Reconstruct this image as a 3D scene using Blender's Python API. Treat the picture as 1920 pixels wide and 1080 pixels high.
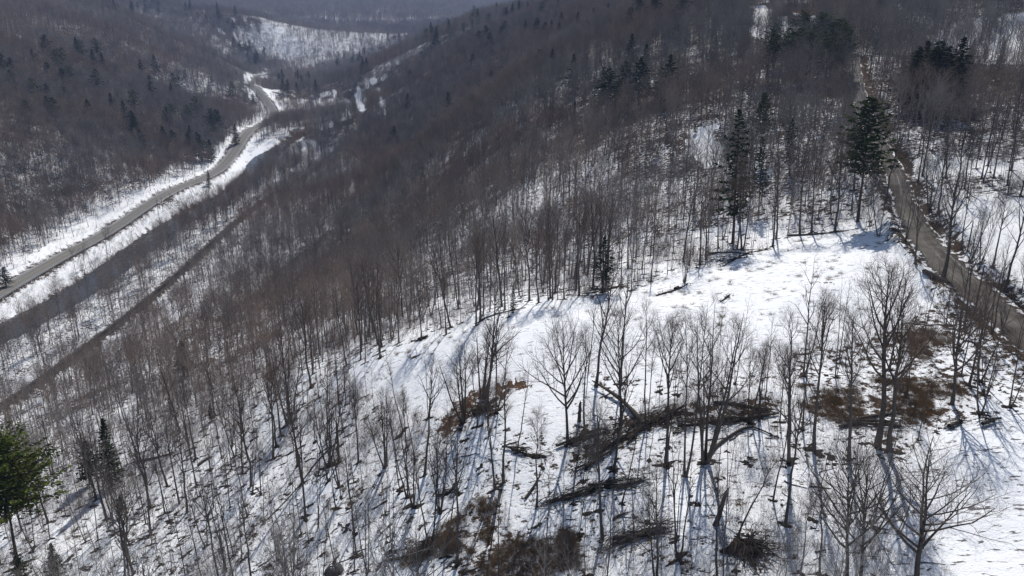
import bpy, math
import numpy as np

# ------------------------------------------------------------------ camera, light, exposure
S = bpy.context.scene
for o in list(bpy.data.objects): bpy.data.objects.remove(o)
C = S.collection
F = 1500.0                                   # focal length in photo pixels (1920 wide)
PITCH = math.atan(532.0 / F)
CAMZ = 140.0
cam_d = bpy.data.cameras.new('camera'); cam = bpy.data.objects.new('camera', cam_d); C.objects.link(cam)
cam.location = (0, 0, CAMZ); cam.rotation_euler = (math.pi/2 - PITCH, 0, 0)
cam_d.sensor_width = 36; cam_d.lens = 36 * F / 1920; cam_d.clip_start = 0.5; cam_d.clip_end = 30000
S.camera = cam
SUN_AZ, SUN_EL = math.radians(11.5), math.radians(44.0)      # azimuth clockwise from +Y
W = bpy.data.worlds.new('World'); S.world = W; W.use_nodes = True
nt = W.node_tree; bg = nt.nodes['Background']
sky = nt.nodes.new('ShaderNodeTexSky'); sky.sky_type = 'NISHITA'; sky.sun_disc = False
sky.sun_elevation = SUN_EL; sky.sun_rotation = SUN_AZ; sky.altitude = 400
nt.links.new(sky.outputs[0], bg.inputs[0]); bg.inputs[1].default_value = 0.085
sd = bpy.data.lights.new('sun', 'SUN'); sun = bpy.data.objects.new('sun', sd); C.objects.link(sun)
sd.energy = 4.0; sd.angle = math.radians(0.53); sd.color = (1, 0.955, 0.89)
sun.rotation_euler = (math.pi/2 - SUN_EL, 0, math.pi - SUN_AZ)
S.view_settings.view_transform = 'Standard'; S.view_settings.look = 'None'
S.view_settings.gamma = 1; S.view_settings.use_curve_mapping = False
S.view_settings.exposure = 0.24
S.cycles.max_bounces = 6; S.cycles.diffuse_bounces = 4; S.cycles.transparent_max_bounces = 4; S.cycles.volume_bounces = 0

rng = np.random.default_rng(7)
sp, cp = math.sin(PITCH), math.cos(PITCH)

# ------------------------------------------------------------------ small maths helpers
def vnoise(x, y, seed=0):
    xi, yi = np.floor(x).astype(np.int64), np.floor(y).astype(np.int64); xf, yf = x - xi, y - yi
    def h(a, b):
        n = (a * 374761393 + b * 668265263 + seed * 974711) & 0x7fffffff
        n = ((n ^ (n >> 13)) * 1274126177) & 0x7fffffff
        return ((n ^ (n >> 16)) & 0xffff) / 65535.0
    u, v = xf*xf*(3-2*xf), yf*yf*(3-2*yf)
    return (h(xi, yi)*(1-u) + h(xi+1, yi)*u)*(1-v) + (h(xi, yi+1)*(1-u) + h(xi+1, yi+1)*u)*v
def fbm(x, y, o=4, seed=0):
    s, a, t = 0, 1.0, 0
    for i in range(o):
        s = s + a*vnoise(x*2**i, y*2**i, seed+i*17); t += a; a *= 0.5
    return s / t
def smooth(a, b, x):
    t = np.clip((x-a)/(b-a), 0, 1); return t*t*(3-2*t)
def project(P):
    P = np.atleast_2d(P); q = P[:, 2]-CAMZ
    d = P[:, 1]*cp - q*sp; u = P[:, 1]*sp + q*cp
    d2 = np.where(d > 1, d, 1)
    return 960 + F*P[:, 0]/d2, 540 - F*u/d2, d
def at_height(px, py, z):                                  # the point of height z seen at a photo pixel
    vx, vy = (px-960)/F, (540-py)/F
    D = np.array([vx, cp + vy*sp, -sp + vy*cp]); t = (z-CAMZ)/D[2]
    return D[0]*t, D[1]*t, z

# ------------------------------------------------------------------ terrain heights
ctrl = []
def cpx(*rows):
    for px, py, z in rows: ctrl.append(at_height(px, py, z))
def cpd(*rows):                                            # the same with the forward distance given
    for px, py, Y in rows:
        vx, vy = (px-960)/F, (540-py)/F; k = Y/(cp + vy*sp); ctrl.append((vx*k, Y, CAMZ+(-sp+vy*cp)*k))
# valley floor, highway, railway
cpx((0,560,0),(200,440,0),(385,340,0),(430,305,0),(500,240,2),(50,740,0),(340,510,0),(600,320,0),(665,205,3),
    (520,175,3),(475,165,5),(505,140,8),(0,700,0),(250,500,-.5),(530,120,12))
# left hill
cpx((0,450,12),(0,400,19),(380,200,20),(400,100,60),(480,140,14),(100,400,10))
cpd((0,330,500),(0,270,560),(0,150,720),(0,60,900),(0,5,1150),(200,320,590),(200,270,650),(200,150,860),(200,60,1130),(200,10,1420),(-200,300,430),(-200,150,620))
# middle hill
cpx((700,400,20),(640,500,25),(800,300,45),(900,400,55),(900,200,75),(850,100,90),(800,80,90),(700,130,50),(640,150,25),
    (730,200,20),(1050,100,105),(1050,200,88),(1000,350,72),(1100,500,75),(1300,400,82),(1850,400,97),(1680,320,98))
cpd((1300,250,300),(1300,100,440),(1300,20,560),(1500,180,320),(1500,100,400),(1500,20,520),(1900,100,400),(1900,250,240),(1700,200,285),(1700,100,390),(1900,10,520))
# meadow and near slopes
cpx((640,700,74),(970,590,86),(1400,480,88),(1640,430,89),(1300,550,88),(1640,770,89),(1640,600,90),(1800,560,91),(1900,620,91),
    (1900,800,90),(1900,1000,88),(1280,1000,85),(1060,830,85),(960,1000,80),(600,1000,71),(300,1000,62),(0,1000,50),(0,850,26),(200,800,35),(400,720,40),
    (300,650,10),(850,800,82),(520,850,62))
ctrl += [(-60,600,28),(66,1000,136),(300,500,150),(500,700,190),(500,300,150),(300,100,105),(150,0,92),(0,20,82),(0,-120,80),
         (150,-150,95),(-120,0,35),(-230,0,0),(-270,-200,0),(-400,0,40),(-420,200,65),(-600,300,125),(-900,600,170),(-330,400,38),
         (-240,200,0),(-900,1700,175),(-600,2000,110),(-560,1560,25),(-300,1650,14),(-560,2350,72),(-300,2350,70),(-100,2100,92),(300,2000,128),(-800,3000,124),(-300,3000,116),(300,3200,118),
         (-700,1500,110),(900,1300,215),(1500,2500,220),(-1800,2500,215),(-2000,1000,200),(150,1400,150),(-60,1450,118),(1500,0,180),(-1500,-500,150),(600,-800,120),(0,-1500,100)]
ctrl = np.array(ctrl); SC = 1/200.0
def phi(r2): return np.sqrt(r2 + 18.0**2)*SC
def _A(P, Q):
    return phi((P[:, None, 0]-Q[None, :, 0])**2 + (P[:, None, 1]-Q[None, :, 1])**2)
n = len(ctrl)
M = np.zeros((n+3, n+3)); M[:n, :n] = _A(ctrl, ctrl); M[:n, n] = 1; M[:n, n+1:] = ctrl[:, :2]*SC; M[n:, :n] = M[:n, n:].T
near = np.hypot(ctrl[:, 0], ctrl[:, 1])
M[:n, :n] -= np.diag(np.where(near < 400, 0.02, 0.06))
Wt = np.linalg.solve(M, np.r_[ctrl[:, 2], 0, 0, 0])
def base_h(x, y):
    x, y = np.asarray(x, float).ravel(), np.asarray(y, float).ravel(); out = np.empty(len(x))
    for i in range(0, len(x), 40000):
        P = np.c_[x[i:i+40000], y[i:i+40000]]
        out[i:i+40000] = _A(P, ctrl) @ Wt[:n] + Wt[n] + (P*SC) @ Wt[n+1:]
    r = np.hypot(x, y)
    far = 62 + 112*fbm(x/1100+3, y/1100+5, 3, 5) + 16*smooth(5000, 7500, r)*vnoise(x/1400, y/1400, 9)
    k = smooth(2700, 3600, r)
    out = np.maximum(out, -0.5)
    return out*(1-k) + far*k
def march(px, py, hf):                                     # photo pixel -> point on a height function
    px, py = np.asarray(px, float), np.asarray(py, float)
    vx, vy = (px-960)/F, (540-py)/F
    D = np.stack([vx, cp + vy*sp, -sp + vy*cp], 1)
    t0 = np.full(len(px), 20.0); t1 = np.full(len(px), np.nan); t = t0.copy(); done = np.zeros(len(px), bool)
    while np.nanmin(np.where(done, np.nan, t), initial=1e9) < 9000 and not done.all():
        tn = t*1.012 + .3
        below = (CAMZ + D[:, 2]*tn) < hf(D[:, 0]*tn, D[:, 1]*tn)
        hit = below & ~done; t0[hit] = t[hit]; t1[hit] = tn[hit]; done |= hit; t = tn
    t1 = np.where(np.isnan(t1), 9000, t1)
    for _ in range(18):
        tm = (t0+t1)/2; b = (CAMZ + D[:, 2]*tm) < hf(D[:, 0]*tm, D[:, 1]*tm)
        t1 = np.where(b, tm, t1); t0 = np.where(b, t0, tm)
    return np.stack([D[:, 0]*t1, D[:, 1]*t1, CAMZ + D[:, 2]*t1], 1)
def ground_px(rows, hf=base_h):
    a = np.array(rows, float); return march(a[:, 0], a[:, 1], hf)

def densify(P, step):
    P = np.asarray(P, float); out = []
    n_ = len(P)
    for i in range(n_-1):                                  # Catmull-Rom
        p0, p1, p2, p3 = P[max(i-1, 0)], P[i], P[i+1], P[min(i+2, n_-1)]
        k = max(2, int(np.linalg.norm(p2-p1)/step))
        for t in np.arange(k)/k:
            out.append(.5*((2*p1)+(-p0+p2)*t+(2*p0-5*p1+4*p2-p3)*t*t+(-p0+3*p1-3*p2+p3)*t**3))
    out.append(P[-1]); return np.array(out)

# courses of the highway, the railway, the river and the dirt road, on the ground
hw = np.array([at_height(a, b, 0)[:2] for a, b in ((0,563),(100,500),(200,442),(300,386),(385,340),(430,306),(470,268),(500,236))])
hw = np.vstack([[hw[0]+(hw[0]-hw[1])*3], [hw[0]+(hw[0]-hw[1])*1.4], hw, [at_height(512,216,2)[:2]], [at_height(494,200,3)[:2]], [at_height(466,180,4)[:2]], [at_height(474,165,5)[:2]], [at_height(496,148,7)[:2]], [at_height(512,138,9)[:2]]])
HW = densify(hw, 4.0)
rl = np.array([at_height(a, b, 0)[:2] for a, b in ((50,745),(150,668),(250,590),(340,512),(440,420),(520,360),(600,318))])
rl = np.vstack([[rl[0]+(rl[0]-rl[1])*3.5], [rl[0]+(rl[0]-rl[1])*1.5], rl, ground_px([(655,258),(676,228),(664,200),(652,180)])[:, :2]])
RL = densify(rl, 4.0)
rv = np.array([at_height(a, b, 0)[:2] for a, b in ((-60,650),(60,590),(150,540),(235,480),(300,432),(380,385),(440,352),(500,300),(560,275))])
rv = np.vstack([[rv[0]+(rv[0]-rv[1])*4], rv]); RV = densify(rv, 4.0)
dr = ground_px([(1960,655),(1900,608),(1840,555),(1780,502),(1735,450),(1705,405),(1690,360),(1676,318)])[:, :2]
dr = np.vstack([[dr[0]+(dr[0]-dr[1])*4], [dr[0]+(dr[0]-dr[1])*1.5], dr, ground_px([(1640,255),(1615,190),(1605,150),(1600,105)])[:, :2]]); DR = densify(dr, 2.0)

def near_course(x, y, P):                                  # distance to a polyline and index of the nearest vertex
    x, y = np.asarray(x, float).ravel(), np.asarray(y, float).ravel()
    d = np.full(len(x), 1e9); ix = np.zeros(len(x), int)
    lo, hi = P.min(0)-60, P.max(0)+60
    m = np.where((x > lo[0]) & (x < hi[0]) & (y > lo[1]) & (y < hi[1]))[0]
    for i in range(0, len(m), 20000):
        k = m[i:i+20000]; dd = (x[k, None]-P[None, :, 0])**2 + (y[k, None]-P[None, :, 1])**2
        j = dd.argmin(1); d[k] = np.sqrt(dd[np.arange(len(k)), j]); ix[k] = j
    return d, ix
def smooth_line(z, k):
    zz = np.r_[np.full(k, z[0]), z, np.full(k, z[-1])]; return np.convolve(zz, np.ones(2*k+1)/(2*k+1), 'valid')
HWz = smooth_line(base_h(HW[:, 0], HW[:, 1]), 12) + 1.2
RLz = smooth_line(base_h(RL[:, 0], RL[:, 1]), 12) + 1.0
DRz = smooth_line(base_h(DR[:, 0], DR[:, 1]), 8)
RVz = smooth_line(base_h(RV[:, 0], RV[:, 1]), 12)
def ground_fn(x, y):
    x, y = np.asarray(x, float).ravel(), np.asarray(y, float).ravel()
    r = np.hypot(x, y)
    z = base_h(x, y)
    flat = smooth(3, 25, z)
    z = z + flat*(3.2*(fbm(x/55, y/55, 3, 3)-.5)) + (.2+.8*flat)*.9*(fbm(x/9, y/9, 3, 21)-.5)*smooth(500, 150, r)
    z = z + flat*smooth(300, 900, r)*4*(fbm(x/170, y/170, 3, 31)-.5)
    d, i = near_course(x, y, RV); z = z - 2.4*smooth(13, 6, d)
    for P, Pz, a, b, drop in ((HW, HWz, 8.5, 16, .35), (RL, RLz, 2.9, 6.5, .3), (DR, DRz, 4.6, 8, .15)):
        d, i = near_course(x, y, P); k = smooth(b, a, d); z = z*(1-k) + (Pz[i]-drop)*k
        if P is DR: z = z + .85*np.exp(-((d-5.6)/1.2)**2)*smooth(.25, .7, fbm(x/3, y/3, 2, 65))
    return z

# the ground sheet: rings and rays round the viewpoint, fine where the photograph looks
th = np.r_[np.linspace(-math.pi, math.radians(-44), 46, endpoint=False), np.linspace(math.radians(-44), math.radians(44), 480), np.linspace(math.radians(44), math.pi, 46)[1:-1]]
NR = 520; RING = 12*np.exp(np.linspace(0, math.log(9000/12), NR)); NT = len(th)
TT, RR = np.meshgrid(th, RING); GX, GY = RR*np.sin(TT), RR*np.cos(TT)
GZ = ground_fn(GX, GY).reshape(NR, NT)
LR = math.log(9000/12)/(NR-1); th_ext = np.r_[th, math.pi]
GZe = np.c_[GZ, GZ[:, :1]]
def gz(x, y):                                              # height of the built ground sheet
    x, y = np.asarray(x, float).ravel(), np.asarray(y, float).ravel()
    r = np.maximum(np.hypot(x, y), 12.01); t = np.arctan2(x, y)
    a = np.clip(np.log(r/12)/LR, 0, NR-1.001); i = a.astype(int)
    fr = (r - RING[i])/(RING[i+1]-RING[i])
    j = np.clip(np.searchsorted(th_ext, t, 'right')-1, 0, NT-1); ft = (t-th_ext[j])/(th_ext[j+1]-th_ext[j])
    return (GZe[i, j]*(1-ft)+GZe[i, j+1]*ft)*(1-fr) + (GZe[i+1, j]*(1-ft)+GZe[i+1, j+1]*ft)*fr
# what the ground hides: highest slope seen so far along each ray
SL = (GZ-CAMZ)/RR; RUNMAX = np.maximum.accumulate(SL, 0)
def seen(P, h, margin=5.0):
    r = np.hypot(P[:, 0], P[:, 1]); t = np.arctan2(P[:, 0], P[:, 1])
    i = np.clip((np.log(np.maximum(r, 12.1)/12)/LR).astype(int)-2, 0, NR-1); j = np.clip(np.searchsorted(th, t)-1, 0, NT-1)
    return (P[:, 2]+h+margin-CAMZ)/r > RUNMAX[i, j]

def on_ground(rows):                                       # photo pixels -> points on the built ground
    return ground_px(rows, gz)
def inside(x, y, poly):
    x, y = np.asarray(x), np.asarray(y); r = np.zeros(x.shape, bool); k = len(poly)
    for i in range(k):
        x1, y1 = poly[i][:2]; x2, y2 = poly[(i+1) % k][:2]
        c = (y1 > y) != (y2 > y)
        with np.errstate(divide='ignore', invalid='ignore'):
            r ^= c & (x < (x2-x1)*(y-y1)/(y2-y1)+x1)
    return r
def region(rows): return on_ground(rows)[:, :2]
R = {k: region(v) for k, v in dict(
    meadow=[(640,705),(760,655),(860,622),(960,594),(1010,574),(1100,558),(1180,547),(1260,524),(1300,508),(1400,484),(1480,444),(1600,434),(1680,452),(1720,500),(1750,535),(1765,575),(1700,600),(1620,640),(1500,655),(1400,690),(1300,705),(1200,695),(1100,690),(1060,760),(1050,815),(960,825),(930,765),(985,712),(900,720),(840,765),(780,790),(740,765),(690,735)],
    low_meadow=[(1690,880),(1760,810),(1850,790),(1920,770),(2250,740),(2700,1500),(1790,1500),(1770,1060),(1720,940)],
    gap=[(1285,248),(1340,238),(1352,285),(1335,322),(1300,312)],
    right_field=[(1785,385),(1860,372),(1960,372),(1990,560),(1925,540),(1870,500),(1800,440)],
    top_right=[(1740,70),(1800,40),(1960,20),(1960,120),(1800,118)],
    right_strip=[(1700,305),(1960,300),(1960,345),(1720,330)],
    valley_field=[(470,292),(500,262),(560,262),(600,272),(580,288),(500,303),(440,318)],
    valley_patch=[(480,172),(500,168),(545,170),(545,183),(490,184)],
    valley_strip=[(560,236),(650,215),(655,222),(600,245)],
    valley_spot=[(590,180),(630,178),(630,192),(590,195)],
    far_slope=[(400,66),(470,52),(540,40),(640,58),(780,62),(745,82),(660,108),(600,122),(540,135),(520,118),(480,95)],
    snow_chute=[(693,150),(706,146),(714,175),(724,190),(722,215),(712,216),(710,190),(698,172)],
    bank=[(0,565),(0,530),(60,480),(130,425),(190,398),(260,366),(330,343),(400,318),(425,305),(430,310),(385,338),(200,440),(0,560)],
    roadside=[(0,590),(200,470),(385,358),(440,318),(470,290),(480,300),(400,365),(330,395),(240,455),(120,530),(0,620)],
    white_cut=[(1414,12),(1440,12),(1442,72),(1414,72)], yard=[(1466,30),(1530,30),(1530,70),(1466,70)],
    low_wood=[(-300,1300),(-300,860),(0,820),(300,770),(430,720),(540,660),(650,640),(655,710),(760,790),(900,790),(960,830),(1060,830),(1100,740),(1300,720),(1500,720),(1640,840),(1690,900),(1790,1050),(1850,1300)],
    patch_warm=[(996,705),(930,710),(880,735),(845,772),(833,805),(868,812),(905,782),(935,752),(965,725)],
    patch_low=[(830,985),(905,930),(945,935),(960,1000),(1020,1015),(1085,1020),(1095,1090),(960,1125),(830,1120),(870,1050),(800,1040)],
    patch_low_side=[(760,1030),(850,1000),(880,1030),(800,1062),(740,1062)],
    patch_tail=[(1048,1000),(1075,1000),(1080,1050),(1060,1055)],
    patch_row=[(1490,725),(1560,712),(1690,704),(1800,722),(1835,748),(1725,790),(1690,835),(1640,832),(1590,800),(1500,765)],
    patch_back=[(1685,628),(1760,612),(1785,640),(1745,680),(1700,662)],
    heap=[(1040,870),(1130,800),(1260,755),(1420,740),(1470,760),(1400,790),(1280,800),(1190,815),(1100,870)],
).items()}
bpy.context.preferences.edit.use_global_undo = False

# ------------------------------------------------------------------ materials
def mat(name, rough=0.9):
    m = bpy.data.materials.new(name); m.use_nodes = True; b = m.node_tree.nodes['Principled BSDF']
    b.inputs['Roughness'].default_value = rough; b.inputs['Specular IOR Level'].default_value = 0.0
    return m, m.node_tree, b
def nd(t, kind, **kw):
    n_ = t.nodes.new(kind)
    for k, v in kw.items():
        if k in n_.inputs: n_.inputs[k].default_value = v
        else: setattr(n_, k, v)
    return n_
def noise_tex(t, scale, detail=4, vec=None, rough=.55, dist=0):
    n_ = nd(t, 'ShaderNodeTexNoise'); n_.inputs['Scale'].default_value = scale; n_.inputs['Detail'].default_value = detail
    n_.inputs['Roughness'].default_value = rough; n_.inputs['Distortion'].default_value = dist
    if vec is not None: t.links.new(vec, n_.inputs['Vector'])
    return n_.outputs['Fac']
def geo_pos(t): return nd(t, 'ShaderNodeNewGeometry').outputs['Position']
def mapped(t, vec, scale, rot=(0, 0, 0)):
    n_ = nd(t, 'ShaderNodeMapping'); n_.inputs['Scale'].default_value = scale; n_.inputs['Rotation'].default_value = rot
    t.links.new(vec, n_.inputs['Vector']); return n_.outputs[0]
def maths(t, op, a, b=None, clamp=False):
    n_ = nd(t, 'ShaderNodeMath', operation=op); n_.use_clamp = clamp
    for i, v in enumerate((a, b)):
        if v is None: continue
        if isinstance(v, (int, float)): n_.inputs[i].default_value = v
        else: t.links.new(v, n_.inputs[i])
    return n_.outputs[0]
def ramp(t, fac, a, b, lo=0.0, hi=1.0):
    n_ = nd(t, 'ShaderNodeMapRange'); n_.clamp = True; n_.interpolation_type = 'SMOOTHSTEP'
    for k, v in (('From Min', a), ('From Max', b), ('To Min', lo), ('To Max', hi)): n_.inputs[k].default_value = v
    t.links.new(fac, n_.inputs['Value']); return n_.outputs[0]
def mix(t, fac, a, b):
    n_ = nd(t, 'ShaderNodeMix', data_type='RGBA')
    for s_, v in ((0, fac), (6, a), (7, b)):
        if isinstance(v, tuple): n_.inputs[s_].default_value = (*v, 1)
        elif isinstance(v, (int, float)): n_.inputs[s_].default_value = v
        else: t.links.new(v, n_.inputs[s_])
    return n_.outputs[2]
def attr(t, name): return nd(t, 'ShaderNodeAttribute', attribute_name=name).outputs['Fac']
def bump(t, b, h, strength, dist):
    n_ = nd(t, 'ShaderNodeBump'); n_.inputs['Strength'].default_value = strength; n_.inputs['Distance'].default_value = dist
    t.links.new(h, n_.inputs['Height']); t.links.new(n_.outputs[0], b.inputs['Normal'])

def ground_material():
    m, t, b = mat('snowy_ground', .75); p = geo_pos(t)
    n1 = noise_tex(t, .9, 6, p, .62); n2 = noise_tex(t, .11, 4, p); n3 = noise_tex(t, 3.2, 3, p, .6)
    tex = maths(t, 'ADD', maths(t, 'MULTIPLY', n1, .6), maths(t, 'ADD', maths(t, 'MULTIPLY', n2, .25), maths(t, 'MULTIPLY', n3, .3)))
    c = maths(t, 'ADD', attr(t, 'snow'), maths(t, 'MULTIPLY', maths(t, 'SUBTRACT', tex, .575), 2.6))
    msk = ramp(t, c, .40, .56)
    streak = noise_tex(t, 1.0, 3, mapped(t, p, (.55, 1.7, 1), (0, 0, .5)), .6)
    grass = ramp(t, streak, .60, .645)                      # tufts that poke through the open snow
    msk2 = maths(t, 'MULTIPLY', msk, maths(t, 'SUBTRACT', 1.0, maths(t, 'MULTIPLY', grass, attr(t, 'tuft'))))
    snow = mix(t, n2, (.80, .82, .85), (.87, .88, .89))
    lit = mix(t, n1, (.030, .024, .019), (.085, .062, .045))
    warm = mix(t, n1, (.06, .038, .024), (.17, .10, .06))
    lit = mix(t, attr(t, 'warm'), lit, warm)
    t.links.new(mix(t, msk2, lit, snow), b.inputs['Base Color'])
    bh = maths(t, 'ADD', maths(t, 'MULTIPLY', n3, .5), n1)
    bump(t, b, maths(t, 'ADD', bh, maths(t, 'MULTIPLY', msk2, .35)), .55, .35)
    return m
def bark_material(name, c1, c2, c3):
    m, t, b = mat(name, .92); p = geo_pos(t)
    f = ramp(t, noise_tex(t, .012, 2, p), .38, .62); g = noise_tex(t, 1.6, 3, p)
    oi = nd(t, 'ShaderNodeObjectInfo')
    col = mix(t, f, c1, c2); col = mix(t, maths(t, 'MULTIPLY', oi.outputs['Random'], .9), col, c3)
    dark = mix(t, g, (.6, .6, .6), (1.3, 1.3, 1.3))
    n_ = nd(t, 'ShaderNodeMix', data_type='RGBA', blend_type='MULTIPLY'); n_.inputs[0].default_value = 1
    t.links.new(col, n_.inputs[6]); t.links.new(dark, n_.inputs[7]); t.links.new(n_.outputs[2], b.inputs['Base Color'])
    return m
def plain(name, c1, c2, scale=2.0, rough=.85, bmp=0.0):
    m, t, b = mat(name, rough); p = geo_pos(t); f = noise_tex(t, scale, 5, p)
    t.links.new(mix(t, f, c1, c2), b.inputs['Base Color'])
    if bmp: bump(t, b, f, bmp, .1)
    return m
MAT = {}
MAT['ground'] = ground_material()
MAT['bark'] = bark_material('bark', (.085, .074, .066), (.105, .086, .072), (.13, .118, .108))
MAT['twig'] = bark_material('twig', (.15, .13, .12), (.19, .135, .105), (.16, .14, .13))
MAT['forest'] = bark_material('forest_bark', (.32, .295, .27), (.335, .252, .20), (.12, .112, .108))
MAT['birch'] = plain('pale_bark', (.26, .25, .23), (.42, .40, .37), 2.5)
MAT['needle'] = plain('dark_needles', (.012, .024, .011), (.035, .052, .022), .6, .7)
MAT['pine'] = plain('pine_needles', (.018, .036, .012), (.055, .075, .022), .5, .7)
MAT['bright'] = plain('yellow_green_needles', (.04, .062, .014), (.12, .14, .034), .45, .65)  # yellow-green needles, the broad pine's own colour
MAT['cbark'] = plain('conifer_bark', (.045, .036, .03), (.09, .072, .06), 2)
MAT['deadwood'] = plain('dead_wood', (.05, .043, .037), (.12, .105, .09), 2.5)
MAT['litter'] = plain('leaf_litter', (.022, .019, .016), (.062, .052, .043), 3.0, .95, .5)
MAT['beech'] = plain('dry_leaves', (.12, .06, .03), (.22, .12, .06), 2.0)
MAT['soil'] = plain('dark_soil', (.025, .02, .017), (.07, .055, .043), 1.6, .95, .6)
MAT['rock'] = plain('rock', (.03, .03, .032), (.10, .10, .10), 1.2, .8, .5)

# ------------------------------------------------------------------ mesh building
class MB:
    def __init__(s): s.v = []; s.q = []; s.t = []; s.n = 0; s.qm = []; s.tm = []
    def add(s, v, quads=None, tris=None, m=0):
        v = np.asarray(v, float).reshape(-1, 3)
        if quads is not None and len(quads): s.q.append(np.asarray(quads, int).reshape(-1, 4)+s.n); s.qm.append(np.full(len(s.q[-1]), m))
        if tris is not None and len(tris): s.t.append(np.asarray(tris, int).reshape(-1, 3)+s.n); s.tm.append(np.full(len(s.t[-1]), m))
        s.v.append(v); s.n += len(v)
    def tubes(s, P, Rd, k=3, m=0):                          # P [n,m,3], Rd [n,m]: n tapered tubes of the same number of points
        P = np.asarray(P, float); Rd = np.asarray(Rd, float)
        if P.ndim == 2: P, Rd = P[None], Rd[None]
        n_, mm = P.shape[:2]
        T = np.gradient(P, axis=1) if mm > 2 else np.repeat(P[:, 1:]-P[:, :1], 2, 1)
        T /= np.linalg.norm(T, axis=2, keepdims=True)+1e-9
        ref = np.where(np.abs(T[:, :1, 2:]) > .9, np.array([1., 0, 0]), np.array([0, 0, 1.]))
        U = np.cross(T, np.broadcast_to(ref, T.shape)); U /= np.linalg.norm(U, axis=2, keepdims=True)+1e-9; V = np.cross(T, U)
        a = np.arange(k)*2*math.pi/k
        ring = P[:, :, None]+Rd[:, :, None, None]*(np.cos(a)[None, None, :, None]*U[:, :, None]+np.sin(a)[None, None, :, None]*V[:, :, None])
        b = (np.arange(n_)*mm*k)[:, None, None]+(np.arange(mm-1)*k)[None, :, None]
        i = np.arange(k)[None, None]; j = (np.arange(k)+1)[None, None] % k
        f = np.stack([b+i, b+j, b+k+j, b+k+i], 3).reshape(-1, 4)
        s.add(ring.reshape(-1, 3), quads=f, m=m)
    def box(s, c, size, rz=0, m=0):
        x, y, z = np.array(size)/2; v = np.array([(a*x, b*y, d*z) for d in (-1, 1) for a, b in ((-1, -1), (1, -1), (1, 1), (-1, 1))])
        ca, sa = math.cos(rz), math.sin(rz); v = np.c_[v[:, 0]*ca-v[:, 1]*sa, v[:, 0]*sa+v[:, 1]*ca, v[:, 2]]+np.array(c)
        s.add(v, quads=[(3, 2, 1, 0), (4, 5, 6, 7), (0, 1, 5, 4), (1, 2, 6, 5), (2, 3, 7, 6), (3, 0, 4, 7)], m=m)
    def mesh(s, name, mats, smooth_=False):
        me = bpy.data.meshes.new(name); V = np.concatenate(s.v)
        Q = np.concatenate(s.q) if s.q else np.zeros((0, 4), int); T = np.concatenate(s.t) if s.t else np.zeros((0, 3), int)
        me.vertices.add(len(V)); me.vertices.foreach_set('co', V.ravel())
        me.loops.add(Q.size+T.size); me.loops.foreach_set('vertex_index', np.r_[Q.ravel(), T.ravel()].astype(np.int32))
        me.polygons.add(len(Q)+len(T))
        me.polygons.foreach_set('loop_start', np.r_[np.arange(len(Q))*4, Q.size+np.arange(len(T))*3].astype(np.int32))
        mi = np.concatenate((s.qm or [np.zeros(0, int)])+(s.tm or [])).astype(np.int32)
        me.polygons.foreach_set('material_index', mi)
        if smooth_: me.polygons.foreach_set('use_smooth', np.ones(len(mi), bool))
        for m in (mats if isinstance(mats, (list, tuple)) else [mats]): me.materials.append(m)
        me.update(calc_edges=True); return me
def link(name, me, parent=None, loc=(0, 0, 0), rz=0, scale=1.0):
    o = bpy.data.objects.new(name, me); C.objects.link(o)
    o.location = loc; o.rotation_euler = (0, 0, rz); o.scale = (scale, scale, scale) if np.isscalar(scale) else scale
    if parent: o.parent = parent
    return o
def tag(o, label=None, cat=None, group=None, kind=None):
    for k, v in (('label', label), ('category', cat), ('group', group), ('kind', kind)):
        if v: o[k] = v
    return o

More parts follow.
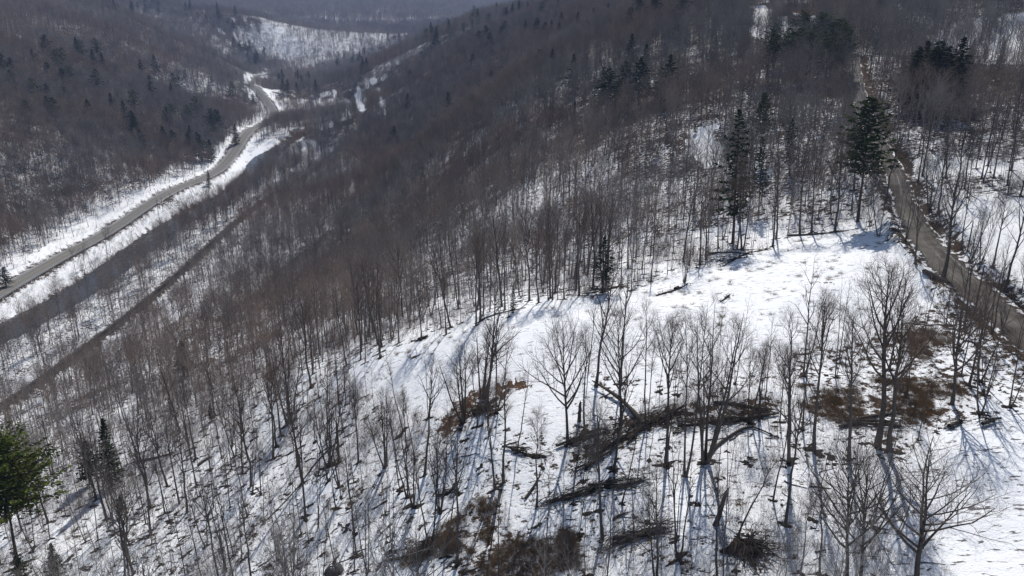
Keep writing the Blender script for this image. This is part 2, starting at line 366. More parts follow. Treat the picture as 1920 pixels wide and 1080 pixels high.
# ------------------------------------------------------------------ the ground
def ground():
    xs, ys = GX.ravel(), GY.ravel(); r = RR.ravel()
    wx = xs+np.where(r > 900, 70, np.minimum(.02*r, 5))*(fbm(xs/9, ys/9, 3, 41)-.5)*2; wy = ys+np.where(r > 900, 70, np.minimum(.02*r, 5))*(fbm(xs/9, ys/9, 3, 47)-.5)*2
    near = smooth(380, 200, r)
    snow = .33+.29*near+.45*(fbm(xs/60, ys/60, 3, 51)-.5)
    z = GZ.ravel()
    snow = np.where((xs > 40) & (r > 215), np.minimum(snow, .52-.14*smooth(240, 300, r)), snow)
    snow = np.where(z < 12, np.maximum(snow, .56), snow)
    snow = np.where(r > 2600, .55, snow)
    snow = np.where(r > 3300, .25, snow)
    tuft = np.zeros(len(xs)); warm = .25*fbm(xs/20, ys/20, 3, 57)
    wx2 = xs+5*(fbm(xs/2.6, ys/2.6, 3, 91)-.5)*2*(r < 260); wy2 = ys+5*(fbm(xs/2.6, ys/2.6, 3, 97)-.5)*2*(r < 260)
    def put(k, val, arr, f=1.0):
        i = inside(wx2, wy2, R[k]) if k.startswith('patch') else inside(wx, wy, R[k]); arr[i] = arr[i]*(1-f)+val*f
    put('low_wood', .70, snow, .75); put('low_wood', .7, tuft)
    for k in ('meadow', 'low_meadow', 'right_field', 'gap', 'valley_field', 'valley_patch', 'snow_chute', 'bank', 'roadside', 'white_cut', 'yard', 'valley_strip', 'valley_spot'):
        put(k, 1.05 if k != 'bank' else .74, snow)
    for k in ('top_right', 'right_strip'): put(k, .78, snow)
    put('far_slope', .62, snow, .9)
    put('meadow', .55, tuft); put('low_meadow', .85, tuft); put('roadside', .5, tuft)
    for k, w in (('patch_warm', .9), ('patch_low', .35), ('patch_low_side', .3), ('patch_tail', .5), ('patch_row', .3), ('patch_back', .2)):
        put(k, .50 if k != 'patch_warm' else .34, snow); put(k, w, warm)
    for rows in ([(1330,556),(1400,536),(1480,528),(1560,530)], [(1300,566),(1380,545),(1470,537),(1570,538)], [(690,700),(760,672),(860,652)], [(720,690),(800,662),(880,648)], [(1480,640),(1560,600),(1640,590)]):
        Pc = densify(region(rows), .5); d, i = near_course(xs, ys, Pc); k = smooth(.9, .35, d)*smooth(.35, .55, fbm(xs/3, ys/3, 2, 67)); snow = snow*(1-k)+.52*k; tuft = np.maximum(tuft, k)
    put('heap', .42, snow)
    d, i = near_course(xs, ys, DR); k = smooth(7.2, 4.2, d)*(.35+.65*smooth(.4, .62, fbm(xs/4, ys/4, 3, 61))); snow = snow*(1-k)+.12*k; tuft *= 1-k
    d, i = near_course(xs, ys, RV); k = smooth(11, 7.5, d); snow = snow*(1-k)+.1*k
    d, i = near_course(xs, ys, HW); k = smooth(11, 7, d); snow = snow*(1-k)+.3*k
    k = smooth(19, 12, d)*smooth(7.5, 10.5, d); snow = np.maximum(snow, k*(.55+.45*smooth(.3, .6, fbm(xs/14, ys/30, 3, 63))))
    d, i = near_course(xs, ys, RL); k = smooth(3.6, 2.5, d); snow = snow*(1-k)+.0*k; warm = np.where(d < 6, 0, warm)
    k = smooth(13, 9, d)*smooth(4.5, 6, d)*(ys > 880)*(ys < 1150); snow = np.maximum(snow, k*1.0)
    mb = MB(); V = np.c_[xs, ys, z]
    V = np.vstack([V, [[0, 0, float(GZ[0].mean())]]]); cidx = NR*NT
    i = np.arange(NR-1)[:, None]*NT; j = np.arange(NT)[None]; j2 = (j+1) % NT
    q = np.stack([i+j, i+NT+j, i+NT+j2, i+j2], 2).reshape(-1, 4)[:, ::-1]
    t = np.stack([np.full(NT, cidx), np.arange(NT), (np.arange(NT)+1) % NT], 1)[:, ::-1]
    mb.add(V, quads=q, tris=t)
    me = mb.mesh('ground', MAT['ground'], True)
    for nm, a in (('snow', snow), ('tuft', tuft), ('warm', warm)):
        at = me.attributes.new(nm, 'FLOAT', 'POINT'); at.data.foreach_set('value', np.r_[a, a[:1]].astype(np.float32))
    tag(link('ground', me), kind='structure')
ground()

# ------------------------------------------------------------------ highway, railway, river, dirt road
def strip(name, P, z, hw, m, lift=0.0, side=0.0, attrs=False):
    T = np.gradient(P, axis=0); T /= np.linalg.norm(T, axis=1, keepdims=True); N = np.c_[T[:, 1], -T[:, 0]]
    cols = np.linspace(-1, 1, 7); k = len(cols)
    hw = np.broadcast_to(np.asarray(hw, float), (len(P),)); V = np.stack([np.c_[P+N*(side+hw*c)[:, None], z+lift-.06*abs(c)*np.minimum(hw, 2)*.5] for c in cols], 1)
    i = np.arange(len(P)-1)[:, None]*k; j = np.arange(k-1)[None]
    q = np.stack([i+j, i+k+j, i+k+j+1, i+j+1], 2).reshape(-1, 4)[:, ::-1]
    mb = MB(); mb.add(V, quads=q); me = mb.mesh(name, m, True)
    if attrs:
        at = me.attributes.new('across', 'FLOAT', 'POINT'); at.data.foreach_set('value', np.tile(cols, len(P)).astype(np.float32))
        at = me.attributes.new('along', 'FLOAT', 'POINT'); at.data.foreach_set('value', np.repeat(np.r_[0, np.cumsum(np.linalg.norm(np.diff(P, axis=0), axis=1))], k).astype(np.float32))
    return me
def asphalt_material():
    m, t, b = mat('asphalt', .55); p = geo_pos(t); a = attr(t, 'across')
    f = noise_tex(t, .25, 5, p, .6)
    wheel = maths(t, 'SINE', maths(t, 'MULTIPLY', a, 12.0))
    c = mix(t, f, (.14, .14, .138), (.22, .22, .215))
    c = mix(t, maths(t, 'MULTIPLY', ramp(t, wheel, .2, 1), .3), c, (.10, .10, .10))
    c = mix(t, ramp(t, maths(t, 'ADD', maths(t, 'ABSOLUTE', a), maths(t, 'MULTIPLY', f, .3)), 1.02, 1.12), c, (.5, .5, .49))
    t.links.new(c, b.inputs['Base Color']); return m
def dirt_material():
    m, t, b = mat('dirt_road', .9); p = geo_pos(t); a = attr(t, 'across')
    f = noise_tex(t, .5, 5, p, .6); cx = nd(t, 'ShaderNodeCombineXYZ'); t.links.new(a, cx.inputs[0]); t.links.new(maths(t, 'MULTIPLY', attr(t, 'along'), .035), cx.inputs[1])
    rut = noise_tex(t, 1.0, 3, mapped(t, cx.outputs[0], (2.2, 1, 1)), .5, .4); r_ = noise_tex(t, 1.0, 4, mapped(t, cx.outputs[0], (5.5, 1.6, 1)), .6, .5)
    c = mix(t, f, (.07, .064, .057), (.18, .168, .15)); c = mix(t, ramp(t, noise_tex(t, .14, 4, p), .48, .62, 0, .6), c, (.05, .044, .038))
    pale = maths(t, 'MULTIPLY', ramp(t, r_, .52, .66), ramp(t, rut, .42, .58))
    pale = maths(t, 'MAXIMUM', pale, maths(t, 'MULTIPLY', ramp(t, attr(t, 'along'), 150, 230), ramp(t, r_, .40, .6)))
    c = mix(t, maths(t, 'MULTIPLY', ramp(t, rut, .5, .36), .45), c, (.06, .053, .046)); c = mix(t, maths(t, 'MULTIPLY', pale, .45), c, (.42, .41, .40))
    edge = maths(t, 'ADD', maths(t, 'ABSOLUTE', a), maths(t, 'MULTIPLY', maths(t, 'SUBTRACT', f, .5), 1.3)); c = mix(t, ramp(t, edge, .62, .82), c, (.06, .051, .043)); c = mix(t, ramp(t, maths(t, 'ADD', edge, maths(t, 'MULTIPLY', noise_tex(t, .9, 4, p), .8)), 1.28, 1.4), c, (.7, .71, .73))
    t.links.new(c, b.inputs['Base Color']); bump(t, b, maths(t, 'ADD', r_, f), .4, .12); return m
def water_material():
    m, t, b = mat('river_water', .12); p = geo_pos(t); b.inputs['Specular IOR Level'].default_value = .5
    f = noise_tex(t, .35, 4, p)
    t.links.new(mix(t, ramp(t, noise_tex(t, .05, 4, p), .56, .63), (.035, .032, .028), (.07, .064, .056)), b.inputs['Base Color'])
    t.links.new(ramp(t, f, .3, .7, .12, .35), b.inputs['Roughness']); bump(t, b, f, .35, .3); return m
MAT['asphalt'], MAT['dirt'], MAT['water'] = asphalt_material(), dirt_material(), water_material()
MAT['white'] = plain('line_paint', (.45, .45, .43), (.6, .6, .58)); MAT['yellow'] = plain('yellow_paint', (.35, .24, .04), (.42, .3, .06))
MAT['steel'] = plain('galvanised_steel', (.16, .16, .16), (.28, .28, .28), 3, .5); MAT['ballast'] = plain('ballast', (.045, .043, .042), (.09, .087, .083), 2.5, .95, .5)
MAT['rust'] = plain('rail_steel', (.05, .038, .03), (.12, .1, .09), 3, .6); MAT['sleeper'] = plain('sleeper_timber', (.03, .024, .02), (.06, .05, .042), 3)
DRW = 2.8+1.3*smooth(210, 140, DR[:, 1])+.25*np.sin(np.arange(len(DR))*.7)
road = tag(link('highway', strip('highway', HW, HWz, 5.6, MAT['asphalt'], .05, attrs=True)), kind='structure')
for s_, hw_, m_ in ((-3.9, .09, 'white'), (3.9, .09, 'white'), (-.16, .07, 'yellow'), (.16, .07, 'yellow')):
    link('road_line', strip('road_line', HW, HWz, hw_, MAT[m_], .062, s_), road)
tag(link('dirt_road', strip('dirt_road', DR, DRz, DRW, MAT['dirt'], .02, attrs=True)), kind='structure')
tag(link('river', strip('river', RV, RVz, 13, MAT['water'], -1.25)), kind='structure')
rail = tag(link('railway_track', strip('ballast_bed', RL, RLz, 2.3, MAT['ballast'], .05)), kind='structure')
def along(P, z, side, lift):
    T = np.gradient(P, axis=0); T /= np.linalg.norm(T, axis=1, keepdims=True); N = np.c_[T[:, 1], -T[:, 0]]
    return np.c_[P+N*side, z+lift]
for s_ in (-.75, .75):
    mb = MB(); mb.tubes(along(RL, RLz, s_, .22), np.full(len(RL), .07), 4); link('rail', mb.mesh('rail', MAT['rust']), rail)
mb = MB(); Pd = densify(rl, .8); Pd = Pd[(np.hypot(Pd[:, 0], Pd[:, 1]) < 520)]
d_, i_ = near_course(Pd[:, 0], Pd[:, 1], RL); Td = np.gradient(Pd, axis=0)
for p_, i, t_ in zip(Pd, i_, Td): mb.box((p_[0], p_[1], RLz[i]+.10), (.24, 2.5, .16), math.atan2(t_[1], t_[0]))
tag(link('sleeper', mb.mesh('sleeper', MAT['sleeper']), rail), kind='stuff')
# guardrail on the river side of the highway
sel = np.where((HW[:, 1] > 230) & (HW[:, 1] < 560))[0]
g0 = HW[sel].mean(0); gb = tag(link('guardrail', None, None, (0, 0, 0)), 'long low steel guardrail along the river side of the highway', 'guardrail')
T = np.gradient(HW, axis=0); rside = 1 if True else -1
gl = along(HW, HWz, 6.4, .62)[sel]
mb = MB(); mb.tubes(np.stack([gl, gl+[0, 0, .16]]), np.full((2, len(gl)), .11), 4); link('rail_beam', mb.mesh('rail_beam', MAT['steel']), gb)
mb = MB(); gp = densify(gl[:, :2], 3.8); k_ = near_course(gp[:, 0], gp[:, 1], gl[:, :2])[1]
for p_, i in zip(gp, k_): mb.box((p_[0]+.12, p_[1], gl[i, 2]-.4), (.24, .24, 1.15))
tag(link('post', mb.mesh('post', MAT['deadwood']), gb), kind='stuff')

# ------------------------------------------------------------------ trees
def unit(v): return v/(np.linalg.norm(v, axis=-1, keepdims=True)+1e-9)
def branch_set(r, P, Rd, n_per, m, ang, length, rad, s0, s1, up, tip=.25, wander=.06, taper=None):
    """Branches on the tubes P [n,k,3]: start points, curved axes and radii of n*n_per new tubes of m points."""
    n_, k = P.shape[:2]; par = np.repeat(np.arange(n_), n_per)
    s = s0+(s1-s0)*((np.tile(np.arange(n_per), n_)+r.random(len(par)))/n_per); a = np.clip(s*(k-1), 0, k-1.001); i = a.astype(int); f = (a-i)[:, None]
    start = P[par, i]*(1-f)+P[par, i+1]*f; tan = unit(P[par, i+1]-P[par, i]); pr = Rd[par, i]*(1-f[:, 0])+Rd[par, i+1]*f[:, 0]
    az = np.tile(np.arange(n_per), n_)*2.4+r.random(len(par))*1.3+np.repeat(r.random(n_)*6.28, n_per)
    ref = np.where(np.abs(tan[:, 2:]) > .95, np.array([1., 0, 0]), np.array([0, 0, 1.])); U = unit(np.cross(tan, ref)); V = np.cross(tan, U)
    th_ = np.radians(ang*(.75+.5*r.random(len(par))))[:, None]
    d = unit(np.cos(th_)*tan+np.sin(th_)*(np.cos(az)[:, None]*U+np.sin(az)[:, None]*V))
    L = length(par, s)*(.7+.6*r.random(len(par)))
    pts = [start]; cur = d
    for j in range(1, m):
        cur = unit(cur+np.array([0, 0, up/(m-1)])+wander*r.normal(size=cur.shape)); pts.append(pts[-1]+cur*(L/(m-1))[:, None])
    Q = np.stack(pts, 1); r0 = np.minimum(rad(par, s, L), pr*.85)
    return Q, r0[:, None]*np.linspace(1, tip, m)[None], L
def bare_tree(seed, H=20.0, r0=.26, stems=1, cb=.4, spread=38, Lf=.3, nl=16, n2=5, n3=4, n4=0, wander=.012, splay=7, tw=.013, prof=1.0, k1=6):
    r = np.random.default_rng(seed); tr, cr = MB(), MB(); m = 9; S_, SR = [], []
    for i in range(stems):
        h = H*(1 if i == 0 else .72+.25*r.random()); az = i*2.4+r.random(); lean = 0 if stems == 1 else math.tan(math.radians(splay*(.5+.8*r.random())))
        t = np.linspace(0, 1, m); b = 0 if stems == 1 else .35*r0*stems**.5
        w = np.cumsum(r.normal(size=(m, 2))*wander*h/3, 0); w -= w[0]
        off = (b+lean*h*t**.75)
        P = np.c_[math.cos(az)*off+w[:, 0], math.sin(az)*off+w[:, 1], h*t-.3*(t == 0)]
        rr = r0*(1 if stems == 1 else .72)*(.9+.2*r.random())*(h/H)*((1-t)**.85*.95+.05); rr[0] *= 1.35
        S_.append(P); SR.append(rr)
    P0, R0 = np.array(S_), np.array(SR); tr.tubes(P0, R0, k1)
    hh = P0[:, -1, 2]
    def l1(par, s): u = (s-cb)/(1-cb); return hh[par]*Lf*(np.clip(1-u, 0, 1)**.55*(.55+.45*prof)+.10)*np.where(u < .18, .8, 1)
    P1, R1, L1 = branch_set(r, P0, R0, nl, 6, spread, l1, lambda p, s, L: .016*L+.012, cb, .97, .75, .22, .085)
    P2, R2, L2 = branch_set(r, P1, R1, n2, 4, 42, lambda p, s: L1[p]*(.52-.25*s), lambda p, s, L: .011*L+.008, .22, .98, .5, .35, .12)
    P3, R3, L3 = branch_set(r, P2, R2, n3, 3 if n4 else 2, 40, lambda p, s: L2[p]*(.62-.3*s)+.25, lambda p, s, L: np.full(len(L), tw), .2, 1, .35, .45, .09)
    tr.tubes(P1, R1, 4); cr.tubes(P2, R2, 3); cr.tubes(P3, R3, 3)
    if n4:
        P4, R4, L4 = branch_set(r, P3, R3, n4, 2, 38, lambda p, s: L3[p]*.6+.15, lambda p, s, L: np.full(len(L), tw*.75), .25, 1, .3, .5, .04)
        cr.tubes(P4, R4, 3)
    return tr, cr
def merged(*parts):
    o = MB()
    for i, p in enumerate(parts):
        for v, in ((x,) for x in ()): pass
        off = o.n
        for v in p.v: o.v.append(v); o.n += len(v)
        for q in p.q: o.q.append(q+off); o.qm.append(np.full(len(q), i))
        for t in p.t: o.t.append(t+off); o.tm.append(np.full(len(t), i))
    return o
FORMS = dict(
    tall=dict(r0=.30, cb=.34, spread=34, Lf=.34, nl=18, wander=.02), straight=dict(r0=.25, cb=.48, spread=32, Lf=.24, nl=16),
    forked=dict(r0=.30, stems=2, cb=.38, spread=34, Lf=.26, nl=11, splay=6), clump=dict(r0=.30, stems=5, cb=.30, spread=38, Lf=.26, nl=9, splay=9),
    vase=dict(r0=.34, stems=4, cb=.28, spread=36, Lf=.26, nl=10, splay=14), fan=dict(r0=.30, cb=.30, spread=44, Lf=.46, nl=22, prof=1.3),
    slender=dict(r0=.17, cb=.55, spread=34, Lf=.17, nl=12), pole=dict(r0=.12, cb=.50, spread=36, Lf=.12, nl=10, wander=.02), twin=dict(r0=.19, stems=2, cb=.5, spread=34, Lf=.17, nl=9, splay=4))
def variants(det):
    out = {}
    for k, f in FORMS.items():
        out[k] = []
        for s_ in range(2 if det else (3 if k in ('straight', 'slender', 'pole', 'tall') else 2)):
            g = dict(f); g.update(dict(n2=6, n3=6, n4=3, tw=.012) if det else dict(n2=4, n3=3, tw=.017))
            if det and k in ('clump', 'vase'): g.update(n2=5, n3=5)
            if not det: g['nl'] = max(6, int(g['nl']*.8)); g['k1'] = 5; g['r0'] *= .78
            a, b = bare_tree(hash((k, s_, det)) % 9999 if False else sum(map(ord, k))*7+s_*31+int(det)*5, **g)
            out[k].append((a.mesh('trunk', MAT['bark']), b.mesh('crown', MAT['twig'])))
    return out
HERO, MID = variants(True), variants(False)

def conifer(seed, H=18.0, r0=.22, cb=.12, width=.2, layers=16, per=6, sprays=9, size=.5, droop=.25, top=1.0, irregular=.2, flat=.55):
    r = np.random.default_rng(seed); tr, cr = MB(), MB(); t = np.linspace(0, 1, 7); w = np.cumsum(r.normal(size=(7, 2))*.03, 0)
    P = np.c_[w[:, 0]-w[0, 0], w[:, 1]-w[0, 1], H*t-.3*(t == 0)]; tr.tubes(P, r0*((1-t)*.95+.05)*np.where(t == 0, 1.3, 1), 6)
    n_ = layers*per; u = (np.arange(n_)+r.random(n_))/n_; z = H*(cb+(1-cb)*u*.99)
    L = H*width*((1-u)**top*.95+.05)*(1-irregular+2*irregular*r.random(n_)); L *= np.where(u < .15, .6+u*2.6, 1)
    az = np.arange(n_)*2.4+r.random(n_)*1.2; d = np.c_[np.cos(az), np.sin(az), np.full(n_, 0.)]
    ax = np.c_[np.interp(z/H, t, P[:, 0]), np.interp(z/H, t, P[:, 1]), z]
    f = np.linspace(0, 1, 3)[None, :, None]
    curve = lambda f_: (.28*(1-u)[:, None, None]*0-droop)*f_**1.3+.16*f_**3+.35*u[:, None, None]*f_
    B = ax[:, None]+d[:, None]*(L[:, None, None]*f)+np.array([0, 0, 1.])*(L[:, None, None]*curve(f))
    tr.tubes(B, np.stack([.018*L+.012, .012*L+.008, np.full(n_, .008)], 1), 3)
    ns = sprays; ff = np.tile(.12+.9*(np.arange(ns)+r.random(ns))/ns, n_)[:, None]; pi = np.repeat(np.arange(n_), ns)
    c = ax[pi]+d[pi]*(L[pi, None]*ff)+np.array([0, 0, 1.])*(L[pi, None]*((-droop)*ff**1.3+.16*ff**3+.35*u[pi, None]*ff))
    side = np.c_[-d[pi, 1], d[pi, 0], np.zeros(len(pi))]; wd = (.30*L[pi]*(1.05-ff[:, 0])+.10)[:, None]
    c = c+side*wd*r.normal(size=(len(pi), 1))*.8+r.normal(size=c.shape)*np.array([.06, .06, .09])
    sz = size*(.6+.8*r.random((len(pi), 1)))*np.clip(.55+L[pi, None]/(H*width+.01)*.6, .5, 1.2)
    o = unit(d[pi]*.9+side*r.normal(size=(len(pi), 1))*.7+np.array([0, 0, 1.])*(r.normal(size=(len(pi), 1))*(1-flat)*.8-.1))
    q = unit(np.cross(o, unit(r.normal(size=c.shape)*(1-flat)+np.array([0, 0, flat]))))
    V = np.stack([c-o*sz*.5, c+q*sz*.34, c+o*sz*.75, c-q*sz*.34], 1); k = np.arange(len(c))*4
    cr.add(V.reshape(-1, 3), quads=np.stack([k, k+1, k+2, k+3], 1))
    return tr, cr
CON = dict(
    spruce=dict(H=18, width=.17, cb=.06, layers=20, per=7, sprays=12, size=.5), ragged=dict(H=20, width=.18, cb=.22, layers=16, per=5, sprays=11, size=.55, irregular=.45, top=.8),
    pine=dict(H=24, width=.17, cb=.40, layers=13, per=7, sprays=26, size=.55, droop=.0, top=.55, irregular=.45), broad=dict(H=22, width=.29, cb=.46, layers=18, per=10, sprays=62, size=.36, droop=-.05, top=.5, irregular=.5, flat=.4),
    hemlock=dict(H=16, width=.21, cb=.18, layers=16, per=7, sprays=13, size=.55, droop=.35, top=.7, irregular=.35))
CONM, FARC = {}, {}
for i, (k, p) in enumerate(CON.items()):
    CONM[k] = []; FARC[k] = []
    for s_ in range(2):
        a, b = conifer(100+i*10+s_, **p)
        nm = MAT['bright'] if k == 'broad' else MAT['pine'] if k == 'pine' else MAT['needle']
        CONM[k].append((a.mesh('trunk', MAT['cbark']), b.mesh('crown', nm), p['H']))
        g = dict(p); g.update(layers=max(8, int(p['layers']*.7)), per=6, sprays=8, size=.85); a, b = conifer(300+i*10+s_, **g)
        FARC[k].append((merged(a, b).mesh('conifer', [MAT['cbark'], nm]), p['H']))

bases = []                                                  # (x, y, z, radius) of every near stem, for the melt rings
def top_height(P, py):
    v = (540-py)/F; q = P[1]*(v*cp-sp)/(cp+v*sp); return q+CAMZ-P[2]
def lean_of(P, h, px_top):
    a, _, dep = project([[P[0], P[1], P[2]+h]]); return math.atan2((px_top-a[0])/F*dep[0], h)
def pose(o, lean, rz): o.rotation_mode = 'ZYX'; o.rotation_euler = (0, lean, rz)
def plant(name, meshes, P, s, rz, lean, label, cat, group=None, crown='crown', wide=1.0):
    t = link(name, None, None, (P[0], P[1], P[2]-.05)); pose(t, lean, rz); t.scale = (s*wide, s*wide, s); tag(t, label, cat, group)
    link('trunk', meshes[0], t); link(crown, meshes[1], t); return t

hero_pts = []
def hero(bx, by, tx, ty, form, label, v=0, group=None, cat='bare tree', name='bare_tree', wide=1.0):
    P = on_ground([(bx, by)])[0]; h = max(2.5, top_height(P, ty)); ln = float(np.clip(lean_of(P, h, tx)*.6, -.12, .12)) if name != 'leaning_tree' else lean_of(P, h, tx)
    m = HERO[form][v % len(HERO[form])]
    plant(name, m, P, h/20.0, rng.random()*6.28, ln, label, cat, group, wide=wide)
    hero_pts.append(P[:2]); bases.append((*P, .35+.022*h*(1.5 if form in ('clump', 'vase', 'tall') else 1)))
G1, G2, G3, G4 = 'bare trees below the open meadow', 'bare trees along the far edge of the meadow', 'bare trees at the foot of the view', 'bare trees beside the dirt road'
HEROES = [
 (1645,836,1652,500,'tall','tallest bare tree, thick forked trunk standing on the brown grass patch',0,G1,1.1),
 (1668,846,1695,565,'tall','thick trunked bare tree just right of the tallest one on the brown patch',1,G1,1),
 (1527,845,1540,550,'straight','straight dark bare tree at the left end of the brown grass patch',0,G1,1),
 (1480,866,1488,598,'forked','twin stemmed bare tree casting a long blue shadow between the log row and brown patch',0,G1,1),
 (1592,862,1582,585,'straight','slim bare tree in front of the brown grass patch, left of the tallest tree',1,G1,1),
 (1405,792,1412,640,'forked','dark forked bare tree behind the curved fallen log',1,G1,1),
 (1424,772,1440,640,'slender','thin bare tree just behind the forked tree near the curved log',0,G1,1),
 (1322,866,1338,570,'clump','broad multi stemmed bare tree above the curved fallen log',0,G1,1),
 (1284,893,1268,556,'twin','tall dark twin bare tree left of the broad multi stemmed one',0,G1,1),
 (1248,872,1258,590,'straight','tall straight bare tree left of the dark twin tree in the log row',2,G1,1),
 (1212,800,1216,556,'twin','tall narrow pair of stems rising from the brush row beside the slanting log',1,G1,1),
 (1165,792,1148,590,'fan','bare tree with a leaning open crown behind the slanting fallen trunk',1,G1,.8),
 (1096,802,1098,612,'slender','slim bare tree left of the slanting fallen trunk',1,G1,1),
 (1064,832,1045,620,'fan','rounded fan crowned bare tree at the left end of the brush row',0,G1,.9),
 (1785,757,1786,556,'fan','rounded vase crowned bare tree on the snow near the dirt road bend',1,G1,1),
 (1848,742,1862,640,'vase','small leaning multi stemmed tree beside the bushy shrub near the road',0,G1,1),
 (1462,792,1475,655,'slender','thin leaning bare tree left of the twin stemmed tree',0,G1,1),
 (1700,742,1704,606,'slender','thin bare sapling like tree right of the tallest tree',1,G1,1),
 (905,745,926,588,'clump','large bare clump of many stems beside the russet leaf patch',1,G1,1.35),
 (868,790,836,640,'vase','spreading bare clump at the lower end of the russet leaf patch',1,G1,1.25),
 (929,917,916,690,'twin','two close straight stems in front of the russet leaf patch',0,G1,1),
 (944,905,955,700,'slender','slim bare tree with an open top right of the two close stems',0,G1,1.4),
 (895,800,880,660,'slender','thin tree at the lower edge of the russet patch',1,G1,1),
 (615,872,604,708,'vase','thick many limbed bare tree casting a blue shadow down the left slope',0,G1,.9),
 (722,876,704,728,'vase','low forking vase shaped bare tree above its dark melt ring',1,G1,1),
 (762,840,754,732,'straight','small pale crowned tree alone below the meadow tip',0,G1,1),
 (672,868,664,716,'straight','narrow bare tree between the thick many limbed tree and the vase shaped one',1,G1,.9),
 (648,760,650,680,'slender','small slim tree at the tip of the meadow',0,G1,1.2),
 (540,795,536,640,'clump','dark tangled multi stemmed tree on the slope left of the meadow tip',0,G1,1),
 (512,860,520,690,'straight','tall tree with a rock at its foot on the left slope',2,G1,1),
 (1612,1105,1606,862,'fan','right hand one of two large bare trees at the lower edge, dark trunk',0,G3,.9),
 (1588,1100,1568,862,'fan','spreading bare tree at the lower edge beside the dark trunked one',1,G3,1),
 (1716,1108,1736,880,'fan','widest bare tree, open rounded crown at the lower right edge',0,G3,1.5),
 (1538,1092,1512,900,'slender','thin bent bare tree left of the spreading tree at the lower edge',0,G3,1.2),
 (1500,1075,1520,925,'slender','thin slanting tree in the snow right of the uprooted stump',1,G3,1),
 (1232,1105,1228,880,'forked','slim forked bare tree at the lower edge right of the brush pile',0,G3,1),
 (1345,1100,1340,870,'slender','thin upright tree at the lower edge beside the broken snag',1,G3,1.2),
 (1130,1010,1106,760,'straight','tall straight tree left of the snowy brush pile',1,G3,1),
 (1006,950,1012,770,'slender','slim tree left of the long log pile',0,G3,1.2),
 (1075,945,1092,800,'slender','slim tree standing at the end of the long log pile',1,G3,1.2),
 (775,950,770,800,'clump','thicket like clump of thin grey stems above the leaf strewn hollow',1,G3,.8),
 (824,960,815,790,'clump','second thicket like clump of thin stems right of the first',0,G3,.8),
 (690,1072,680,905,'twin','two thin stems at the lower edge left of the leafy hollow',0,G3,1),
 (1717,495,1716,352,'tall','dark bare tree on the meadow corner where the road passes behind',1,G4,.8),
 (1768,520,1796,325,'tall','large curved bare tree leaning over the dirt road',0,G4,1.2),
 (1838,492,1848,366,'vase','narrow many limbed bare tree on the snow right of the road',0,G4,.7),
 (1861,500,1884,362,'straight','straight dark bare tree right of the narrow many limbed one beyond the road',0,G4,1.2),
 (1915,548,1925,480,'fan','bare tree at the right edge beyond the dirt road',1,G4,1),
 (1742,392,1750,270,'clump','dense cluster of bare stems where the road bends behind the big pine',0,G4,.9),
 (1760,400,1775,250,'tall','tall bare tree beside the dense cluster at the road bend',1,G4,.8),
 (1880,612,1878,560,'vase','small bush like tree on the inside verge of the dirt road',1,G4,1.3),
 (1283,530,1287,455,'clump','low bushy bare tree at the far meadow edge on a brown mound',1,G2,1.1),
 (1010,568,996,430,'tall','broad topped bare tree, leftmost of a row of five on the far meadow edge',0,G2,.8),
 (1028,563,1020,450,'slender','second tree from the left in the row of five on the far meadow edge',0,G2,1),
 (1036,563,1034,440,'straight','middle tree in the row of five on the far meadow edge',1,G2,1),
 (1046,562,1050,455,'slender','fourth tree from the left in the row of five on the far meadow edge',1,G2,1),
 (1058,561,1062,430,'straight','rightmost tree in the row of five on the far meadow edge',2,G2,1),
 (900,603,892,440,'straight','tall dark bare tree at the far meadow edge left of the small spruce',0,G2,1.1),
 (837,627,830,510,'straight','bare tree standing where the meadow edge turns towards the slope',1,G2,1.1),
 (790,637,782,530,'fan','bare tree with a stone heap at its foot by the meadow edge',1,G2,.8),
 (712,662,706,540,'straight','bare tree on the upper bank of the meadow tip',2,G2,1.1),
 (1165,540,1168,430,'straight','bare tree just right of the dark spruce on the meadow edge',0,G2,1),
 (1500,438,1505,270,'straight','bare tree behind the log at the top of the meadow',0,G2,1),
 (1522,436,1530,265,'straight','second bare tree behind the log at the top of the meadow',1,G2,1),
 (1566,434,1572,250,'tall','bare tree between the log and the big dark pine',0,G2,.8),
 (1455,448,1450,290,'straight','bare tree left of the log at the top of the meadow',2,G2,1),
 (1392,470,1398,300,'forked','forked bare tree right of the tall ragged conifer on the meadow edge',0,G2,1),
]
for b in HEROES: hero(b[0], b[1], b[2], b[3], b[4], b[5], b[6], b[7], wide=b[8])
hero(1383,1008,1458,842,'slender','dark bare tree leaning right out of the uprooted root mound',1,G3,'leaning tree','leaning_tree',1.3)

